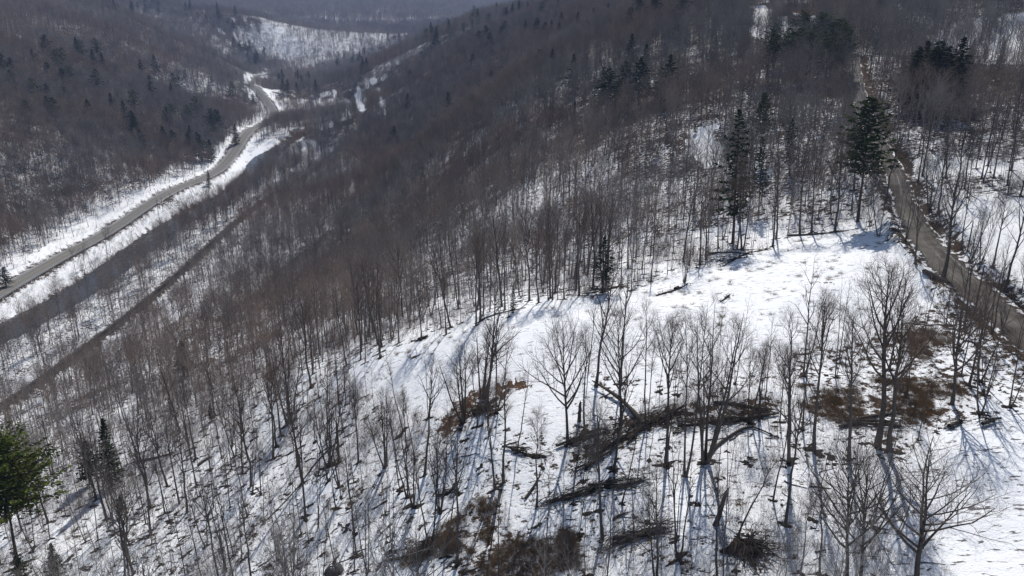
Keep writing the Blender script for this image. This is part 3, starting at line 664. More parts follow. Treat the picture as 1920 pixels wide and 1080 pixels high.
# conifers
GC = 'conifers standing near'
def pine(bx, by, tx, ty, kind, label, v=0, wide=1.0, group=None):
    P = on_ground([(bx, by)])[0]; h = max(1.5, top_height(P, ty)); m = CONM[kind][v % 2]; ln = float(np.clip(lean_of(P, h, tx)*.5, -.06, .06))
    plant('conifer', m, P, h/m[2], rng.random()*6.28, ln, label, 'conifer', group, wide=wide); hero_pts.append(P[:2]); bases.append((*P, .5+.03*h))
for row in [
 (34,1062,22,822,'broad','broad bright green pine at the lower left corner of the view',0,1.15),
 (208,912,204,784,'spruce','dark pointed spruce on the slope right of the bright pine',0,1.25), (168,908,164,826,'hemlock','dark shaggy evergreen between the bright pine and the pointed spruce',0,1.1),
 (230,966,232,926,'hemlock','small brownish evergreen low on the slope under the pointed spruce',1,1.1), (104,1082,102,1018,'spruce','small dark spruce at the lower edge right of the bright pine trunk',1,1.6),
 (40,1100,38,1035,'hemlock','small dark evergreen in the lower left corner under the bright pine',0,1.2), (346,706,350,638,'hemlock','rounded olive evergreen on the wooded slope above the railway',1,1.5),
 (322,800,324,738,'ragged','thin dark evergreen on the upper edge of the left slope',0,.9), (396,790,398,758,'hemlock','low dark evergreen at the foot of the wooded slope edge',0,1.3),
 (1130,548,1130,442,'ragged','dark layered spruce on a bare mound at the far meadow edge',0,1.55), (962,586,963,530,'spruce','small thin spruce by the far edge of the meadow',0,.9),
 (1374,455,1378,203,'ragged','tall ragged conifer standing beside the snowy gap in the wood',1,1.0), (1422,402,1424,256,'ragged','slimmer conifer just right of the tall ragged one',0,.9),
 (1608,416,1624,182,'pine','largest dark pine at the top of the meadow beside the dirt road',0,1.45), (1424,300,1433,174,'pine','dark crowned pine behind the tall ragged conifer',1,1.0),
 (1480,330,1482,222,'ragged','dark conifer in the wood between the two tall conifers',1,1.1), (1303,252,1304,232,'hemlock','little round evergreen at the head of the snowy gap',0,1.5),
 (734,408,732,374,'spruce','lone dark spruce at the lower side of the brown wood',0,1.0), (978,345,979,298,'spruce','lone dark spruce above the snowy slope in the middle wood',1,1.3),
 (840,358,839,334,'spruce','tiny dark spruce left of the middle wood slope',0,1.1), (1062,246,1064,212,'hemlock','dark evergreen upper one of a pair on the brown hillside',0,1.0), (1076,252,1080,186,'spruce','slim evergreen of a pair on the brown hillside',1,.8),
 (1340,120,1342,62,'spruce','slim spruce on the upper slope left of the pine stand',0,.9), (1690,158,1692,104,'spruce','slim spruce on the slope right of the upper road',1,1.1), (392,350,396,318,'spruce','lone spruce standing at the highway edge',0,1.3),
 (12,538,12,500,'hemlock','dark round evergreen at the highway bank on the left edge',1,1.7), (1820,268,1822,236,'hemlock','small dark evergreen on the slope right of the big pine',0,1.4)]:
    pine(*row)
def in_poly(poly, n_):
    a = np.array(poly, float); out = []
    while len(out) < n_:
        p = a.min(0)+rng.random((n_*4, 2))*(a.max(0)-a.min(0)); out += list(p[inside(p[:, 0], p[:, 1], a)])
    return np.array(out[:n_])
ncon = 0
for poly, n_, kinds, (h0, h1), label in [
 ([(0,150),(120,100),(330,140),(470,190),(495,250),(440,300),(400,330),(280,310),(150,240),(0,250)], 62, ('spruce','hemlock','pine'), (19,29), 'dark evergreen on the wooded hill across the highway'),
 ([(430,85),(480,95),(518,128),(505,140),(470,125)], 16, ('spruce','pine'), (20,28), 'dark evergreen on the point of the far spur by the road'),
 ([(120,0),(450,20),(440,55),(330,40),(200,30)], 30, ('spruce','pine'), (20,28), 'dark evergreen on the distant ridge at the upper left'),
 ([(720,75),(800,50),(930,30),(1060,22),(1050,45),(930,55),(830,85),(740,100)], 34, ('spruce','pine'), (18,26), 'dark evergreen along the crest of the brown hill'),
 ([(800,90),(1000,65),(1280,45),(1280,70),(1050,90),(850,125)], 26, ('spruce','hemlock'), (17,24), 'dark evergreen just below the crest of the brown hill'),
 ([(520,155),(600,150),(600,185),(530,182)], 13, ('spruce',), (19,27), 'dark evergreen in the valley bottom grove beyond the highway bend'),
 ([(625,125),(690,108),(700,140),(640,155)], 12, ('pine','spruce'), (20,27), 'dark evergreen at the foot of the brown hill where the valley narrows'),
 ([(700,150),(1000,130),(1330,150),(1300,220),(1000,230),(800,300),(700,300)], 20, ('spruce','hemlock'), (15,23), 'dark evergreen scattered on the brown wooded hillside'),
 ([(1408,135),(1430,98),(1500,94),(1570,98),(1590,130),(1575,165),(1500,155),(1440,165)], 34, ('pine','pine','broad'), (16,21), 'green pine of the dense stand below the house'),
 ([(1690,190),(1730,170),(1800,190),(1810,240),(1760,235),(1700,215)], 12, ('spruce','hemlock'), (15,23), 'dark evergreen in the grove right of the upper road'),
 ([(1750,60),(1900,30),(1920,200),(1800,160)], 5, ('spruce',), (7,13), 'dark evergreen on the snowy upper right slope')]:
    q = on_ground(in_poly(poly, n_))
    for i, P in enumerate(q):
        k = kinds[i % len(kinds)]; me, H = FARC[k][i//2 % 2]
        if k == 'broad': me = FARC['pine'][i//2 % 2][0]; H = 24
        h = h0+(h1-h0)*rng.random(); word = dict(spruce='pointed', hemlock='shaggy', pine='round topped', broad='broad')[k]; size_ = 'tall' if h > (h0+h1)/2 else 'short'; lab = label.replace('dark evergreen', size_+' '+word+' dark evergreen').replace('green pine', size_+' '+word+' green pine'); o = link('conifer', me, None, (P[0], P[1], P[2]-.1), rng.random()*6.28); s_ = h/H; w_ = s_*(1.45+.5*rng.random()); o.scale = (w_, w_, s_)
        tag(o, lab, 'conifer', lab.replace('dark evergreen', 'dark evergreens').replace('green pine', 'green pines')); ncon += 1

# ------------------------------------------------------------------ the wood: nearest trees one by one, the rest as one mass
def allowed(P, spare=()):
    x, y = P[:, 0], P[:, 1]; ok = np.ones(len(P), bool)
    for k in ('meadow', 'low_meadow', 'gap', 'right_field', 'valley_field', 'valley_patch', 'snow_chute', 'white_cut', 'yard', 'patch_row'):
        ok &= ~inside(x, y, R[k])
    for Pc, wl, wr in ((HW, 10, 18), (RL, 4, 8), (DR, 4, 4), (RV, 12, 11)):
        d, i = near_course(x, y, Pc); T = np.gradient(Pc, axis=0)[i]; right = (x-Pc[i, 0])*T[:, 1]-(y-Pc[i, 1])*T[:, 0] > 0
        w = np.where(right, wr, wl); w = np.where(right & (Pc is RV) & (Pc[i, 1] < 520), 12, w); far_ = Pc[i, 1] > 880; w = np.where(far_ & (Pc is RL), 15, w); w = np.where((Pc[i, 1] > 1050) & (Pc is HW), 14, w); ok &= d > w
    return ok
def prob(P):
    x, y = P[:, 0], P[:, 1]; r = np.hypot(x, y); p = .55+.9*(fbm(x/45, y/45, 2, 71)-.2)
    p = np.where(r < 330, p*(.50+.02*smooth(140, 170, r)+.12*smooth(230, 300, r)), p)
    for k, f in (('far_slope', .55), ('top_right', .6), ('right_strip', .2), ('roadside', .25), ('bank', .22), ('valley_strip', .2), ('valley_spot', .2), ('low_wood', .9), ('heap', .25)):
        w_ = np.where(r > 900, 90, 4); p = np.where(inside(x+w_*(fbm(x/(w_*2), y/(w_*2), 3, 73)-.5)*2, y+w_*(fbm(x/(w_*2), y/(w_*2), 3, 77)-.5)*2, R[k]), p*f, p)
    p = np.where((x > 25) & (r < 150), p*.5, p); p = np.where((x < -22) & (r < 215), p*2.3, p)
    p = np.where((x > 60) & (r > 205) & (r < 330), p*1.25, p)
    return p
def sprinkle(r0, r1, area, half=45.0):
    A = math.radians(half)*(r1**2-r0**2); n_ = int(A/area); t = (rng.random(n_)*2-1)*math.radians(half); r = np.sqrt(r0**2+rng.random(n_)*(r1**2-r0**2))
    P = np.c_[r*np.sin(t), r*np.cos(t)]; return np.c_[P, gz(P[:, 0], P[:, 1])]
def thin(P, gap):
    cell, keep = {}, []
    for i, p in enumerate(P):
        c = (int(p[0]//gap), int(p[1]//gap))
        if any((p[0]-q[0])**2+(p[1]-q[1])**2 < gap*gap for a in (-1, 0, 1) for b in (-1, 0, 1) for q in cell.get((c[0]+a, c[1]+b), ())): continue
        cell.setdefault(c, []).append(p); keep.append(i)
    return P[keep]
NEARP = sprinkle(57, 330, 5.5); NEARP = NEARP[allowed(NEARP)]; NEARP = NEARP[rng.random(len(NEARP)) < prob(NEARP)]
NEARP = thin(NEARP, 2.15)
hp = np.array(hero_pts); NEARP = NEARP[np.array([np.min((hp[:, 0]-p[0])**2+(hp[:, 1]-p[1])**2) > 4 for p in NEARP])]
px_, py_, dp_ = project(NEARP)
form_h = {'straight': (15, 20), 'slender': (11, 17), 'pole': (7, 13), 'tall': (16, 21), 'twin': (11, 16), 'forked': (14, 19), 'clump': (8, 14)}
fl = ['straight', 'slender', 'pole', 'pole', 'slender', 'twin', 'straight', 'tall', 'pole', 'forked']
forms = np.array([fl[i] for i in rng.integers(0, len(fl), len(NEARP))]); lowm = inside(NEARP[:, 0], NEARP[:, 1], R['low_wood'])
swap = lowm & np.isin(forms, ['tall', 'straight', 'forked']) & (rng.random(len(forms)) < .6); forms[swap] = np.where(rng.random(swap.sum()) < .5, 'pole', 'slender')
hts = np.array([form_h[f][0]+(form_h[f][1]-form_h[f][0])*rng.random() for f in forms])*np.where(lowm, .92, 1)
tx_, ty_, _ = project(NEARP+np.c_[hts*0, hts*0, hts])
inview = (px_ > -60) & (px_ < 1980) & (ty_ < 1075) & (py_ > -20)
score = np.where(inview, np.minimum(py_, 1080)-np.maximum(ty_, 0), -1)*np.where(seen(NEARP, hts*.5, 0), 1, .2)
order = np.argsort(-score); N_ONE = 300-len(HEROES)
single = np.zeros(len(NEARP), bool); single[order[:N_ONE]] = True
LANDMARKS = [(30,930,'the bright green pine'),(208,850,'the pointed dark spruce'),(346,680,'the rounded olive evergreen'),(615,800,'the thick limbed tree'),(722,830,'the vase shaped tree'),(545,915,'the long pole lying on the slope'),
 (415,1035,'the broken grey stump'),(627,1068,'the snow topped boulder'),(905,740,'the russet leaf patch'),(900,970,'the leaf strewn hollow'),(1125,920,'the long log pile'),(1200,1005,'the small brush pile'),(1155,760,'the slanting fallen trunk'),
 (1390,1020,'the uprooted root mound'),(1390,815,'the curved fallen log'),(1600,760,'the brown grass patch'),(1850,700,'the bushy shrub by the road'),(1768,450,'the leaning roadside tree'),(1848,440,'the many limbed roadside tree'),
 (1610,330,'the largest dark pine'),(1374,350,'the tall ragged conifer'),(1320,280,'the snowy gap in the wood'),(1130,500,'the dark layered spruce'),(962,560,'the small thin spruce'),(1030,510,'the row of five trees'),(790,600,'the stone heap by the meadow edge'),
 (978,322,'the lone spruce of the middle wood'),(735,390,'the lone spruce of the brown wood'),(325,770,'the thin dark evergreen'),(1283,500,'the low bushy tree on its mound'),(500,735,'the meadow tip'),(1545,437,'the log at the meadow top'),(730,572,'the brown leafy bush on the slope'),(1740,880,'the small snowfield'),(640,560,'the lower wooded slope'),(850,470,'the middle of the snowy wood')]
def where_words(x, y):
    d = [math.hypot(x-a, (y-b)*1.2) for a, b, _ in LANDMARKS]; i = int(np.argmin(d)); a, b, nm = LANDMARKS[i]; far_ = 'close to' if d[i] < 45 else None
    dx, dy = x-a, y-b
    if far_: w = far_
    elif abs(dx) > 1.3*abs(dy): w = 'right of' if dx > 0 else 'left of'
    else: w = 'in front of' if dy > 0 else 'behind'
    return w+' '+nm, w+' '+nm
look = dict(straight='straight narrow crowned bare tree', slender='slender grey bare tree', pole='thin pole like bare tree', tall='full crowned bare tree', twin='bare tree of two thin stems', forked='forked dark bare tree', clump='clumped bare tree')
for i in np.where(single)[0]:
    w, g = where_words(px_[i], py_[i]); f = forms[i]; v = int(rng.integers(0, 9)); m = MID[f][v % len(MID[f])]
    sz = 'tall ' if hts[i] > sum(form_h[f])/2 else 'short '
    lb = sz+look[f]+' '+w; lb = lb if len(lb.split()) < 17 else lb.replace(' bare', '').replace(' crowned', '').replace(' like', '')
    plant('bare_tree', m, NEARP[i], hts[i]/20, rng.random()*6.28, rng.normal()*.06, lb, 'bare tree', (sz.strip()+' '+f+' trees '+g)[:110])
for p, h in zip(NEARP, hts): bases.append((*p, .28+.028*h*(.7+.6*rng.random())))

hide = bpy.data.collections.new('forest_kinds'); clumps = bpy.data.collections.new('forest_clumps'); brushes = bpy.data.collections.new('brush_kinds')
kinds_i = {}
def proto(coll, name, me): o = bpy.data.objects.new(name, me); coll.objects.link(o)
ki = 0
for k in ('straight', 'slender', 'pole', 'tall', 'twin', 'forked'):
    kinds_i[k] = []
    for j in range(2):
        g = dict(FORMS[k]); g.update(n2=5, n3=4, tw=.015, nl=max(9, int(g['nl']*.95)), k1=4, r0=g['r0']*.62, Lf=g['Lf']*1.25, spread=g['spread']+6); a, b = bare_tree(900+ki, **g)
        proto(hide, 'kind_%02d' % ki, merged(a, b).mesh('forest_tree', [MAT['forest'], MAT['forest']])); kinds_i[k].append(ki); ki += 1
def clump_mesh(seed, n_, rad, tw):
    r = np.random.default_rng(seed); o = MB()
    for i in range(n_):
        a, b = bare_tree(seed*50+i, H=11+9*r.random(), r0=.17, cb=.4, spread=36, Lf=.26, nl=8, n2=3, n3=3, tw=tw, k1=3) if i % 3 else bare_tree(seed*50+i, H=15+6*r.random(), r0=.17, cb=.35, spread=42, Lf=.36, nl=9, n2=4, n3=3, tw=tw, k1=3)
        off = np.array([*(r.normal(size=2)*rad), -.5])
        for p in (a, b):
            o2 = o.n
            for v in p.v: o.v.append(v+off); o.n += len(v)
            for q in p.q: o.q.append(q+o2); o.qm.append(np.zeros(len(q), int))
    return o.mesh('forest_clump', [MAT['forest']])
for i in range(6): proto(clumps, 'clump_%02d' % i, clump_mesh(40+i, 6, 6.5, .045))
def scatter_group(coll):
    g = bpy.data.node_groups.new('scatter', 'GeometryNodeTree')
    g.interface.new_socket('Geometry', in_out='INPUT', socket_type='NodeSocketGeometry'); g.interface.new_socket('Geometry', in_out='OUTPUT', socket_type='NodeSocketGeometry')
    i, o = g.nodes.new('NodeGroupInput'), g.nodes.new('NodeGroupOutput'); iop = g.nodes.new('GeometryNodeInstanceOnPoints'); ci = g.nodes.new('GeometryNodeCollectionInfo')
    ci.inputs['Collection'].default_value = coll; ci.inputs['Separate Children'].default_value = True; ci.inputs['Reset Children'].default_value = True
    def na(nm, ty): x = g.nodes.new('GeometryNodeInputNamedAttribute'); x.data_type = ty; x.inputs['Name'].default_value = nm; return x.outputs['Attribute']
    iop.inputs['Pick Instance'].default_value = True; L = g.links.new
    L(i.outputs[0], iop.inputs['Points']); L(ci.outputs[0], iop.inputs['Instance']); L(na('kind', 'INT'), iop.inputs['Instance Index'])
    L(na('turn', 'FLOAT_VECTOR'), iop.inputs['Rotation']); L(na('size', 'FLOAT_VECTOR'), iop.inputs['Scale']); L(iop.outputs[0], o.inputs[0]); return g
def mass(name, P, kind, turn, size, coll, label=None):
    me = bpy.data.meshes.new(name); me.vertices.add(len(P)); me.vertices.foreach_set('co', np.asarray(P, float).ravel())
    a = me.attributes.new('kind', 'INT', 'POINT'); a.data.foreach_set('value', np.asarray(kind, np.int32))
    for nm, v in (('turn', turn), ('size', size)):
        a = me.attributes.new(nm, 'FLOAT_VECTOR', 'POINT'); a.data.foreach_set('vector', np.asarray(v, np.float32).ravel())
    o = link(name, me); md = o.modifiers.new('scatter', 'NODES'); md.node_group = scatter_group(coll); tag(o, label, kind='stuff'); return o
def turns(n_, tilt=.04): return np.c_[rng.normal(size=n_)*tilt, rng.normal(size=n_)*tilt, rng.random(n_)*6.28]
rest = NEARP[~single]; rk = [kinds_i[f][i % 2] for i, f in enumerate(forms[~single])]; rs = hts[~single]/20
MIDP = sprinkle(330, 1050, 14, 42); MIDP = MIDP[allowed(MIDP)]; MIDP = MIDP[rng.random(len(MIDP)) < prob(MIDP)*(.62+.43*smooth(380, 560, np.hypot(MIDP[:, 0], MIDP[:, 1])))]; MIDP = MIDP[seen(MIDP, 18)]
mk = rng.choice([kinds_i['straight'][0], kinds_i['straight'][1], kinds_i['tall'][0], kinds_i['tall'][1], kinds_i['forked'][0], kinds_i['slender'][0]], len(MIDP)); ms = .65+.35*rng.random(len(MIDP))
P_ = np.vstack([rest, MIDP]); s_ = np.r_[rs, ms]
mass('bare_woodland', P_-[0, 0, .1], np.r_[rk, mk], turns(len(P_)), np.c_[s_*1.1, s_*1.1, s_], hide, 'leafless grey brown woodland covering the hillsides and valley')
FARP = np.vstack([sprinkle(1050, 2600, 85, 38), sprinkle(2600, 5200, 300, 38)]); FARP = FARP[allowed(FARP)]; FARP = FARP[rng.random(len(FARP)) < prob(FARP)*1.3]; FARP = FARP[seen(FARP, 20)]
fr = np.hypot(FARP[:, 0], FARP[:, 1]); fs = np.where(fr > 2600, 1.6, 1.0)*(.8+.4*rng.random(len(FARP)))
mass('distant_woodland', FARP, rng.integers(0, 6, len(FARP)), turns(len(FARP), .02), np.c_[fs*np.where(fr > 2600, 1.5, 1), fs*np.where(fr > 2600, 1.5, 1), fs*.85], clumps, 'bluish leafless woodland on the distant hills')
print('COUNTS near', len(NEARP), 'single', single.sum(), 'mid', len(MIDP), 'far', len(FARP), 'conifers', ncon)

# ------------------------------------------------------------------ brush, litter, logs
def brush_mesh(seed, H, m, stems, tw):
    a, b = bare_tree(seed, H=H, r0=.022, stems=stems, cb=.15, spread=36, Lf=.4, nl=5, n2=3, n3=2, tw=tw, splay=18, k1=3); return merged(a, b).mesh('brush', [m, m])
for i in range(5): proto(brushes, 'brush_%02d' % i, brush_mesh(700+i, 2.2+.6*i, MAT['twig'], 4+i % 3, .011))
for i in range(2): proto(brushes, 'brush_%02d' % (5+i), brush_mesh(720+i, 1.5, MAT['beech'], 7, .014))
MAT['straw'] = plain('dead_grass', (.11, .075, .043), (.26, .18, .10), 1.2)
def grass_mesh(seed):
    r = np.random.default_rng(seed); n_ = 34; az = r.random(n_)*6.28; L = .35+.55*r.random(n_); le = .35+.9*r.random(n_); st = np.c_[r.normal(size=(n_, 2))*.22, np.full(n_, -.03)]
    d = np.c_[np.cos(az)*np.sin(le), np.sin(az)*np.sin(le), np.cos(le)]; q1 = st+d*(L*.55)[:, None]; q2 = q1+unit(d+[0, 0, -.7])*(L*.5)[:, None]; mb = MB(); mb.tubes(np.stack([st, q1, q2], 1), np.tile([.014, .011, .003], (n_, 1)), 3); return mb.mesh('grass_tuft', MAT['straw'])
for i in range(3): proto(brushes, 'brush_%02d' % (7+i), grass_mesh(760+i))
B = sprinkle(57, 260, 1.35); B = B[allowed(B)]; keep = rng.random(len(B)) < np.clip(1.9*(fbm(B[:, 0]/14, B[:, 1]/14, 3, 81)-.36), 0, 1); B = B[keep]
bk = rng.integers(0, 5, len(B)); bs = .5+.8*rng.random(len(B))
ex, ek, es = [], [], []
for k, n_, br in (('patch_low', 260, .35), ('patch_low_side', 60, .1), ('patch_tail', 30, .7), ('patch_row', 260, .25), ('patch_back', 60, .1), ('patch_warm', 90, .5), ('heap', 320, .05)):
    q = in_poly(R[k], n_); ex.append(np.c_[q, gz(q[:, 0], q[:, 1])]); ek.append(np.where(rng.random(n_) < br, rng.integers(5, 7, n_), rng.integers(0, 3, n_))); es.append(.3+.45*rng.random(n_))
for k, n_ in (('patch_low', 800), ('patch_low_side', 150), ('patch_tail', 120), ('patch_row', 1000), ('patch_back', 220), ('patch_warm', 600), ('low_wood', 1500), ('meadow', 420)):
    q = in_poly(R[k], n_); q = q[fbm(q[:, 0]/5, q[:, 1]/5, 2, 83) > (.50 if k.startswith('patch') else .56)]; ex.append(np.c_[q, gz(q[:, 0], q[:, 1])]); ek.append(rng.integers(7, 10, len(q))); es.append(.6+.8*rng.random(len(q)))
# brush lining the dirt road and the river
for Pc, w0, w1, n_, ymax in ((DR, 3.6, 8, 900, 260), (RV, 12, 22, 2600, 700), (HW, 8.5, 15, 1500, 640), (HW, -18, -9, 1100, 640), (RL, 4.5, 9, 300, 620)):
    i = rng.integers(0, len(Pc), n_); T = np.gradient(Pc, axis=0); T /= np.linalg.norm(T, axis=1, keepdims=True); N = np.c_[T[:, 1], -T[:, 0]]
    sd_ = np.where(rng.random(n_) < (.5 if Pc is not HW else 1.0), 1, -1)*(w0+(w1-w0)*rng.random(n_)); q = Pc[i]+N[i]*sd_[:, None]+rng.normal(size=(n_, 2))*1.2
    q = q[(q[:, 1] < ymax) & (q[:, 1] > 40)]; q = q[near_course(q[:, 0], q[:, 1], HW)[0] > 8]; ex.append(np.c_[q, gz(q[:, 0], q[:, 1])]); ek.append(rng.integers(0, 5, len(q))); es.append(.4+.6*rng.random(len(q)))
B = np.vstack([B, *ex]); bk = np.r_[bk, np.concatenate(ek)]; bs = np.r_[bs, np.concatenate(es)]
mass('undergrowth', B-[0, 0, .05], bk, turns(len(B), .12), np.c_[bs, bs, bs], brushes, 'thin leafless brush growing in the snow between the trees')

def litter():
    mb = MB(); k = 20; a = np.arange(k)*2*math.pi/k
    L = list(bases); q = sprinkle(57, 200, 14.0); q = q[allowed(q)]; q = q[fbm(q[:, 0]/14, q[:, 1]/14, 2, 85) > .55]
    L += [(*p, .15+.55*rng.random()**2) for p in q]
    for x, y, z, rad in L:
        if rng.random() < .12: continue
        for b_ in range(1+rng.integers(0, 6)):
            r_ = rad*(.4+.7*rng.random()) if b_ == 0 else rad*(.1+.35*rng.random()**2); ox, oy = (0, 0) if b_ == 0 else rng.normal(size=2)*rad*1.3
            w_ = rng.normal(size=(5, 2)); q_ = np.arange(2, 7)[:, None]
            rr = r_*np.clip(1+((w_[:, :1]*np.cos(q_*a)+w_[:, 1:]*np.sin(q_*a))/q_).sum(0)*.75+.14*rng.normal(size=k), .2, 2.2); st = 1+.6*rng.random(); el = 0
            X = x+ox+np.r_[0, rr*.6*np.cos(a)*st, rr*np.cos(a)*st]; Y = y+oy+np.r_[0, rr*.6*np.sin(a), rr*np.sin(a)]; Z = gz(X, Y)
            Z = Z+np.r_[.05, np.full(k, .04), np.full(k, -.02)]+np.r_[0, np.abs(rng.normal(size=k))*.035, np.zeros(k)]
            i = np.arange(k); j = (i+1) % k
            mb.add(np.c_[X, Y, Z], tris=np.c_[np.zeros(k, int), 1+i, 1+j], quads=np.c_[1+i, 1+k+i, 1+k+j, 1+j])
    tag(link('leaf_litter', mb.mesh('leaf_litter', MAT['litter'], True)), 'dark melt rings and patches of leaf litter in the snow', kind='stuff')
litter()
def debris():
    q = sprinkle(57, 250, 9.0); q = q[allowed(q)]; q = q[rng.random(len(q)) < np.clip(2.4*(fbm(q[:, 0]/12, q[:, 1]/12, 2, 87)-.3), 0, 1)]
    mb = MB(); n_ = len(q); L = (.5+2.6*rng.random(n_)**2); az = rng.normal(size=n_)*.55+math.radians(8); m = 5
    t = np.linspace(-.5, .5, m)[None]; X = q[:, :1]+np.cos(az)[:, None]*L[:, None]*t+rng.normal(size=(n_, m))*.05*L[:, None]; Y = q[:, 1:2]+np.sin(az)[:, None]*L[:, None]*t+rng.normal(size=(n_, m))*.05*L[:, None]
    rad = (.03+.10*rng.random(n_)**2)[:, None]*np.linspace(1.1, .5, m)[None]; Z = gz(X, Y).reshape(n_, m)+rad*.7
    mb.tubes(np.stack([X, Y, Z], 2), rad, 4); tag(link('woody_debris', mb.mesh('woody_debris', MAT['deadwood'])), 'fallen sticks and rotten wood lying in the snow', kind='stuff')
debris()
def lying(rows, r0, label, name='fallen_log', branches=8, lift=0.0, r1=.35, cat='log'):
    P = densify(on_ground(rows), 1.2); P[:, 2] = gz(P[:, 0], P[:, 1])+r0*.7+np.linspace(0, lift, len(P)); o = P[len(P)//2].copy(); o[2] = gz(o[:1], o[1:2])[0]
    t = tag(link(name, None, None, o), label, cat); mb = MB(); rad = r0*np.linspace(1, r1, len(P))*(1+.12*rng.normal(size=len(P))); mb.tubes(P-o, rad, 8)
    for e, s_ in ((0, -1), (-1, 1)):                        # broken ends
        c = P[e]-o; d = unit(P[e]-P[e-s_*1 if e == 0 else -2]); mb.tubes(np.array([[c, c+d*r0*.8]]), np.array([[rad[e], rad[e]*.25]]), 8)
    link('trunk', mb.mesh('trunk', MAT['deadwood']), t)
    if branches:
        branches = max(branches, 4)
        r = np.random.default_rng(len(rows)*7+int(rows[0][0])); Q, Rq, _ = branch_set(r, (P-o)[None], rad[None], branches, 4, 55, lambda p, s: np.full(len(s), 1.6), lambda p, s, L: .03*L+.01, .3, .98, .4, .3, .12); mb = MB(); mb.tubes(Q, Rq, 4)
        Q2, R2, _ = branch_set(r, Q, Rq, 4, 3, 45, lambda p, s: np.full(len(s), .8), lambda p, s, L: np.full(len(s), .012), .2, .95, .2, .4, .1); mb.tubes(Q2, R2, 3); link('branches', mb.mesh('branches', MAT['deadwood']), t)
    return t
lying([(1207,798),(1180,770),(1150,746),(1112,724)], .42, 'thick broken trunk lying slanted uphill towards the meadow', branches=5, lift=.5)
lying([(1320,868),(1342,840),(1375,815),(1410,802),(1455,822)], .25, 'curved dark fallen log bending round above the lower snow', branches=6)
lying([(1340,756),(1395,762),(1452,776)], .24, 'thin log lying across the slope behind the curved one', branches=4)
lying([(252,868),(290,860),(326,850)], .30, 'dark log lying across the left slope below the thin evergreen', branches=4)
lying([(372,874),(388,862),(398,858)], .30, 'short dark log higher on the left slope', branches=2)
lying([(634,828),(590,872),(545,930),(488,988)], .15, 'long thin pole fallen straight down the left slope', branches=9)
lying([(1478,443),(1530,440),(1592,433)], .30, 'straight dark log lying along the top of the meadow', branches=3)
lying([(1328,476),(1368,474),(1408,478)], .24, 'thin log at the meadow corner by the forked tree', branches=3)
lying([(725,1052),(760,1046),(795,1034)], .20, 'slim pale log left of the leaf strewn hollow', branches=4)
lying([(1600,790),(1640,782),(1690,776)], .26, 'dark log on the brown patch in front of the tallest tree', branches=4)
lying([(985,936),(1000,915),(1012,893)], .22, 'short slanting log above the bare rock slope', branches=2)
lying([(1150,975),(1160,968),(1178,962)], .18, 'short log lying near the small brush pile', branches=2)
lying([(900,402+200),(930,590),(985,578)], .20, 'low log marking the far edge of the meadow', branches=2)
lying([(1732,512),(1752,522),(1778,532)], .55, 'dark snow free log bank at the foot of the curved roadside tree', branches=3)

def heap(rows, n_, wid, label, sl=2.4, logs=4, name='brush_pile'):
    P = densify(on_ground(rows), .6); r = np.random.default_rng(int(rows[0][0])); o = P[len(P)//2].copy()
    t = tag(link(name, None, None, o), label, 'brush pile'); T = unit(np.gradient(P, axis=0))
    i = r.integers(0, len(P), n_); c = P[i]+np.c_[r.normal(size=(n_, 2))*wid, np.zeros(n_)]; L = sl*(.35+r.random(n_)); d = unit(T[i]+r.normal(size=(n_, 3))*np.array([.5, .5, .25])); tt = np.linspace(-.5, .5, 4)[None, :, None]
    Q = c[:, None]+d[:, None]*L[:, None, None]*tt+r.normal(size=(n_, 4, 3))*.07; hgt = np.abs(r.normal(size=n_))*wid*.55
    Q[:, :, 2] = gz(Q[:, :, 0], Q[:, :, 1]).reshape(n_, 4)+hgt[:, None]+(d[:, None, 2]*L[:, None]*tt[..., 0])*.5+.04
    rad = (.02+.05*r.random(n_)**2)[:, None]*np.linspace(1, .4, 4)[None]; mb = MB(); mb.tubes(Q-o, rad, 4); tag(link('sticks', mb.mesh('sticks', MAT['deadwood']), t), kind='stuff')
    for j in range(logs):
        i = r.integers(2, len(P)-2); c = P[i]+np.r_[r.normal(size=2)*wid*.5, 0]; L = sl*(1+r.random()); d = unit(T[i]+r.normal(size=3)*np.array([.25, .25, 0])); x = c+d*L*np.linspace(-.6, .6, 5)[:, None]+r.normal(size=(5, 3))*.06
        x[:, 2] = gz(x[:, 0], x[:, 1])+.15+.25*r.random(); mb = MB(); mb.tubes(x-o, .12*np.linspace(1.2, .6, 5)*(1+r.random()), 7); link('log', mb.mesh('log', MAT['deadwood']), t)
    mb = MB()                                               # the dark mat of bark and leaves the sticks lie on
    k = len(P); N = np.c_[T[:, 1], -T[:, 0]]; N /= np.linalg.norm(N, axis=1, keepdims=True); cols = np.linspace(-1, 1, 7); w = wid*(.62+.7*r.normal(size=(k, 1))*.5)*np.sin(np.linspace(.25, math.pi-.25, k))[:, None]
    X = P[:, :1]+N[:, :1]*cols*w; Y = P[:, 1:2]+N[:, 1:2]*cols*w; Z = gz(X, Y).reshape(k, 7)+(1-cols**2)*.22-.04+r.normal(size=(k, 7))*.05*(np.abs(cols) < .9)
    a = np.arange(k-1)[:, None]*7; b = np.arange(6)[None]; mb.add(np.stack([X, Y, Z], 2)-o, quads=np.stack([a+b, a+b+1, a+7+b+1, a+7+b], 2).reshape(-1, 4)); link('leaf_mat', mb.mesh('leaf_mat', MAT['litter'], True), t)
heap([(1095,882),(1135,842),(1180,815),(1225,792),(1270,770)], 260, .9, 'long row of brush and logs running up past the slanting trunk', 2.6, 7)
heap([(1030,942),(1080,930),(1130,915),(1175,908),(1208,902)], 240, .75, 'long low pile of split logs and sticks on the lower snow', 2.4, 8)
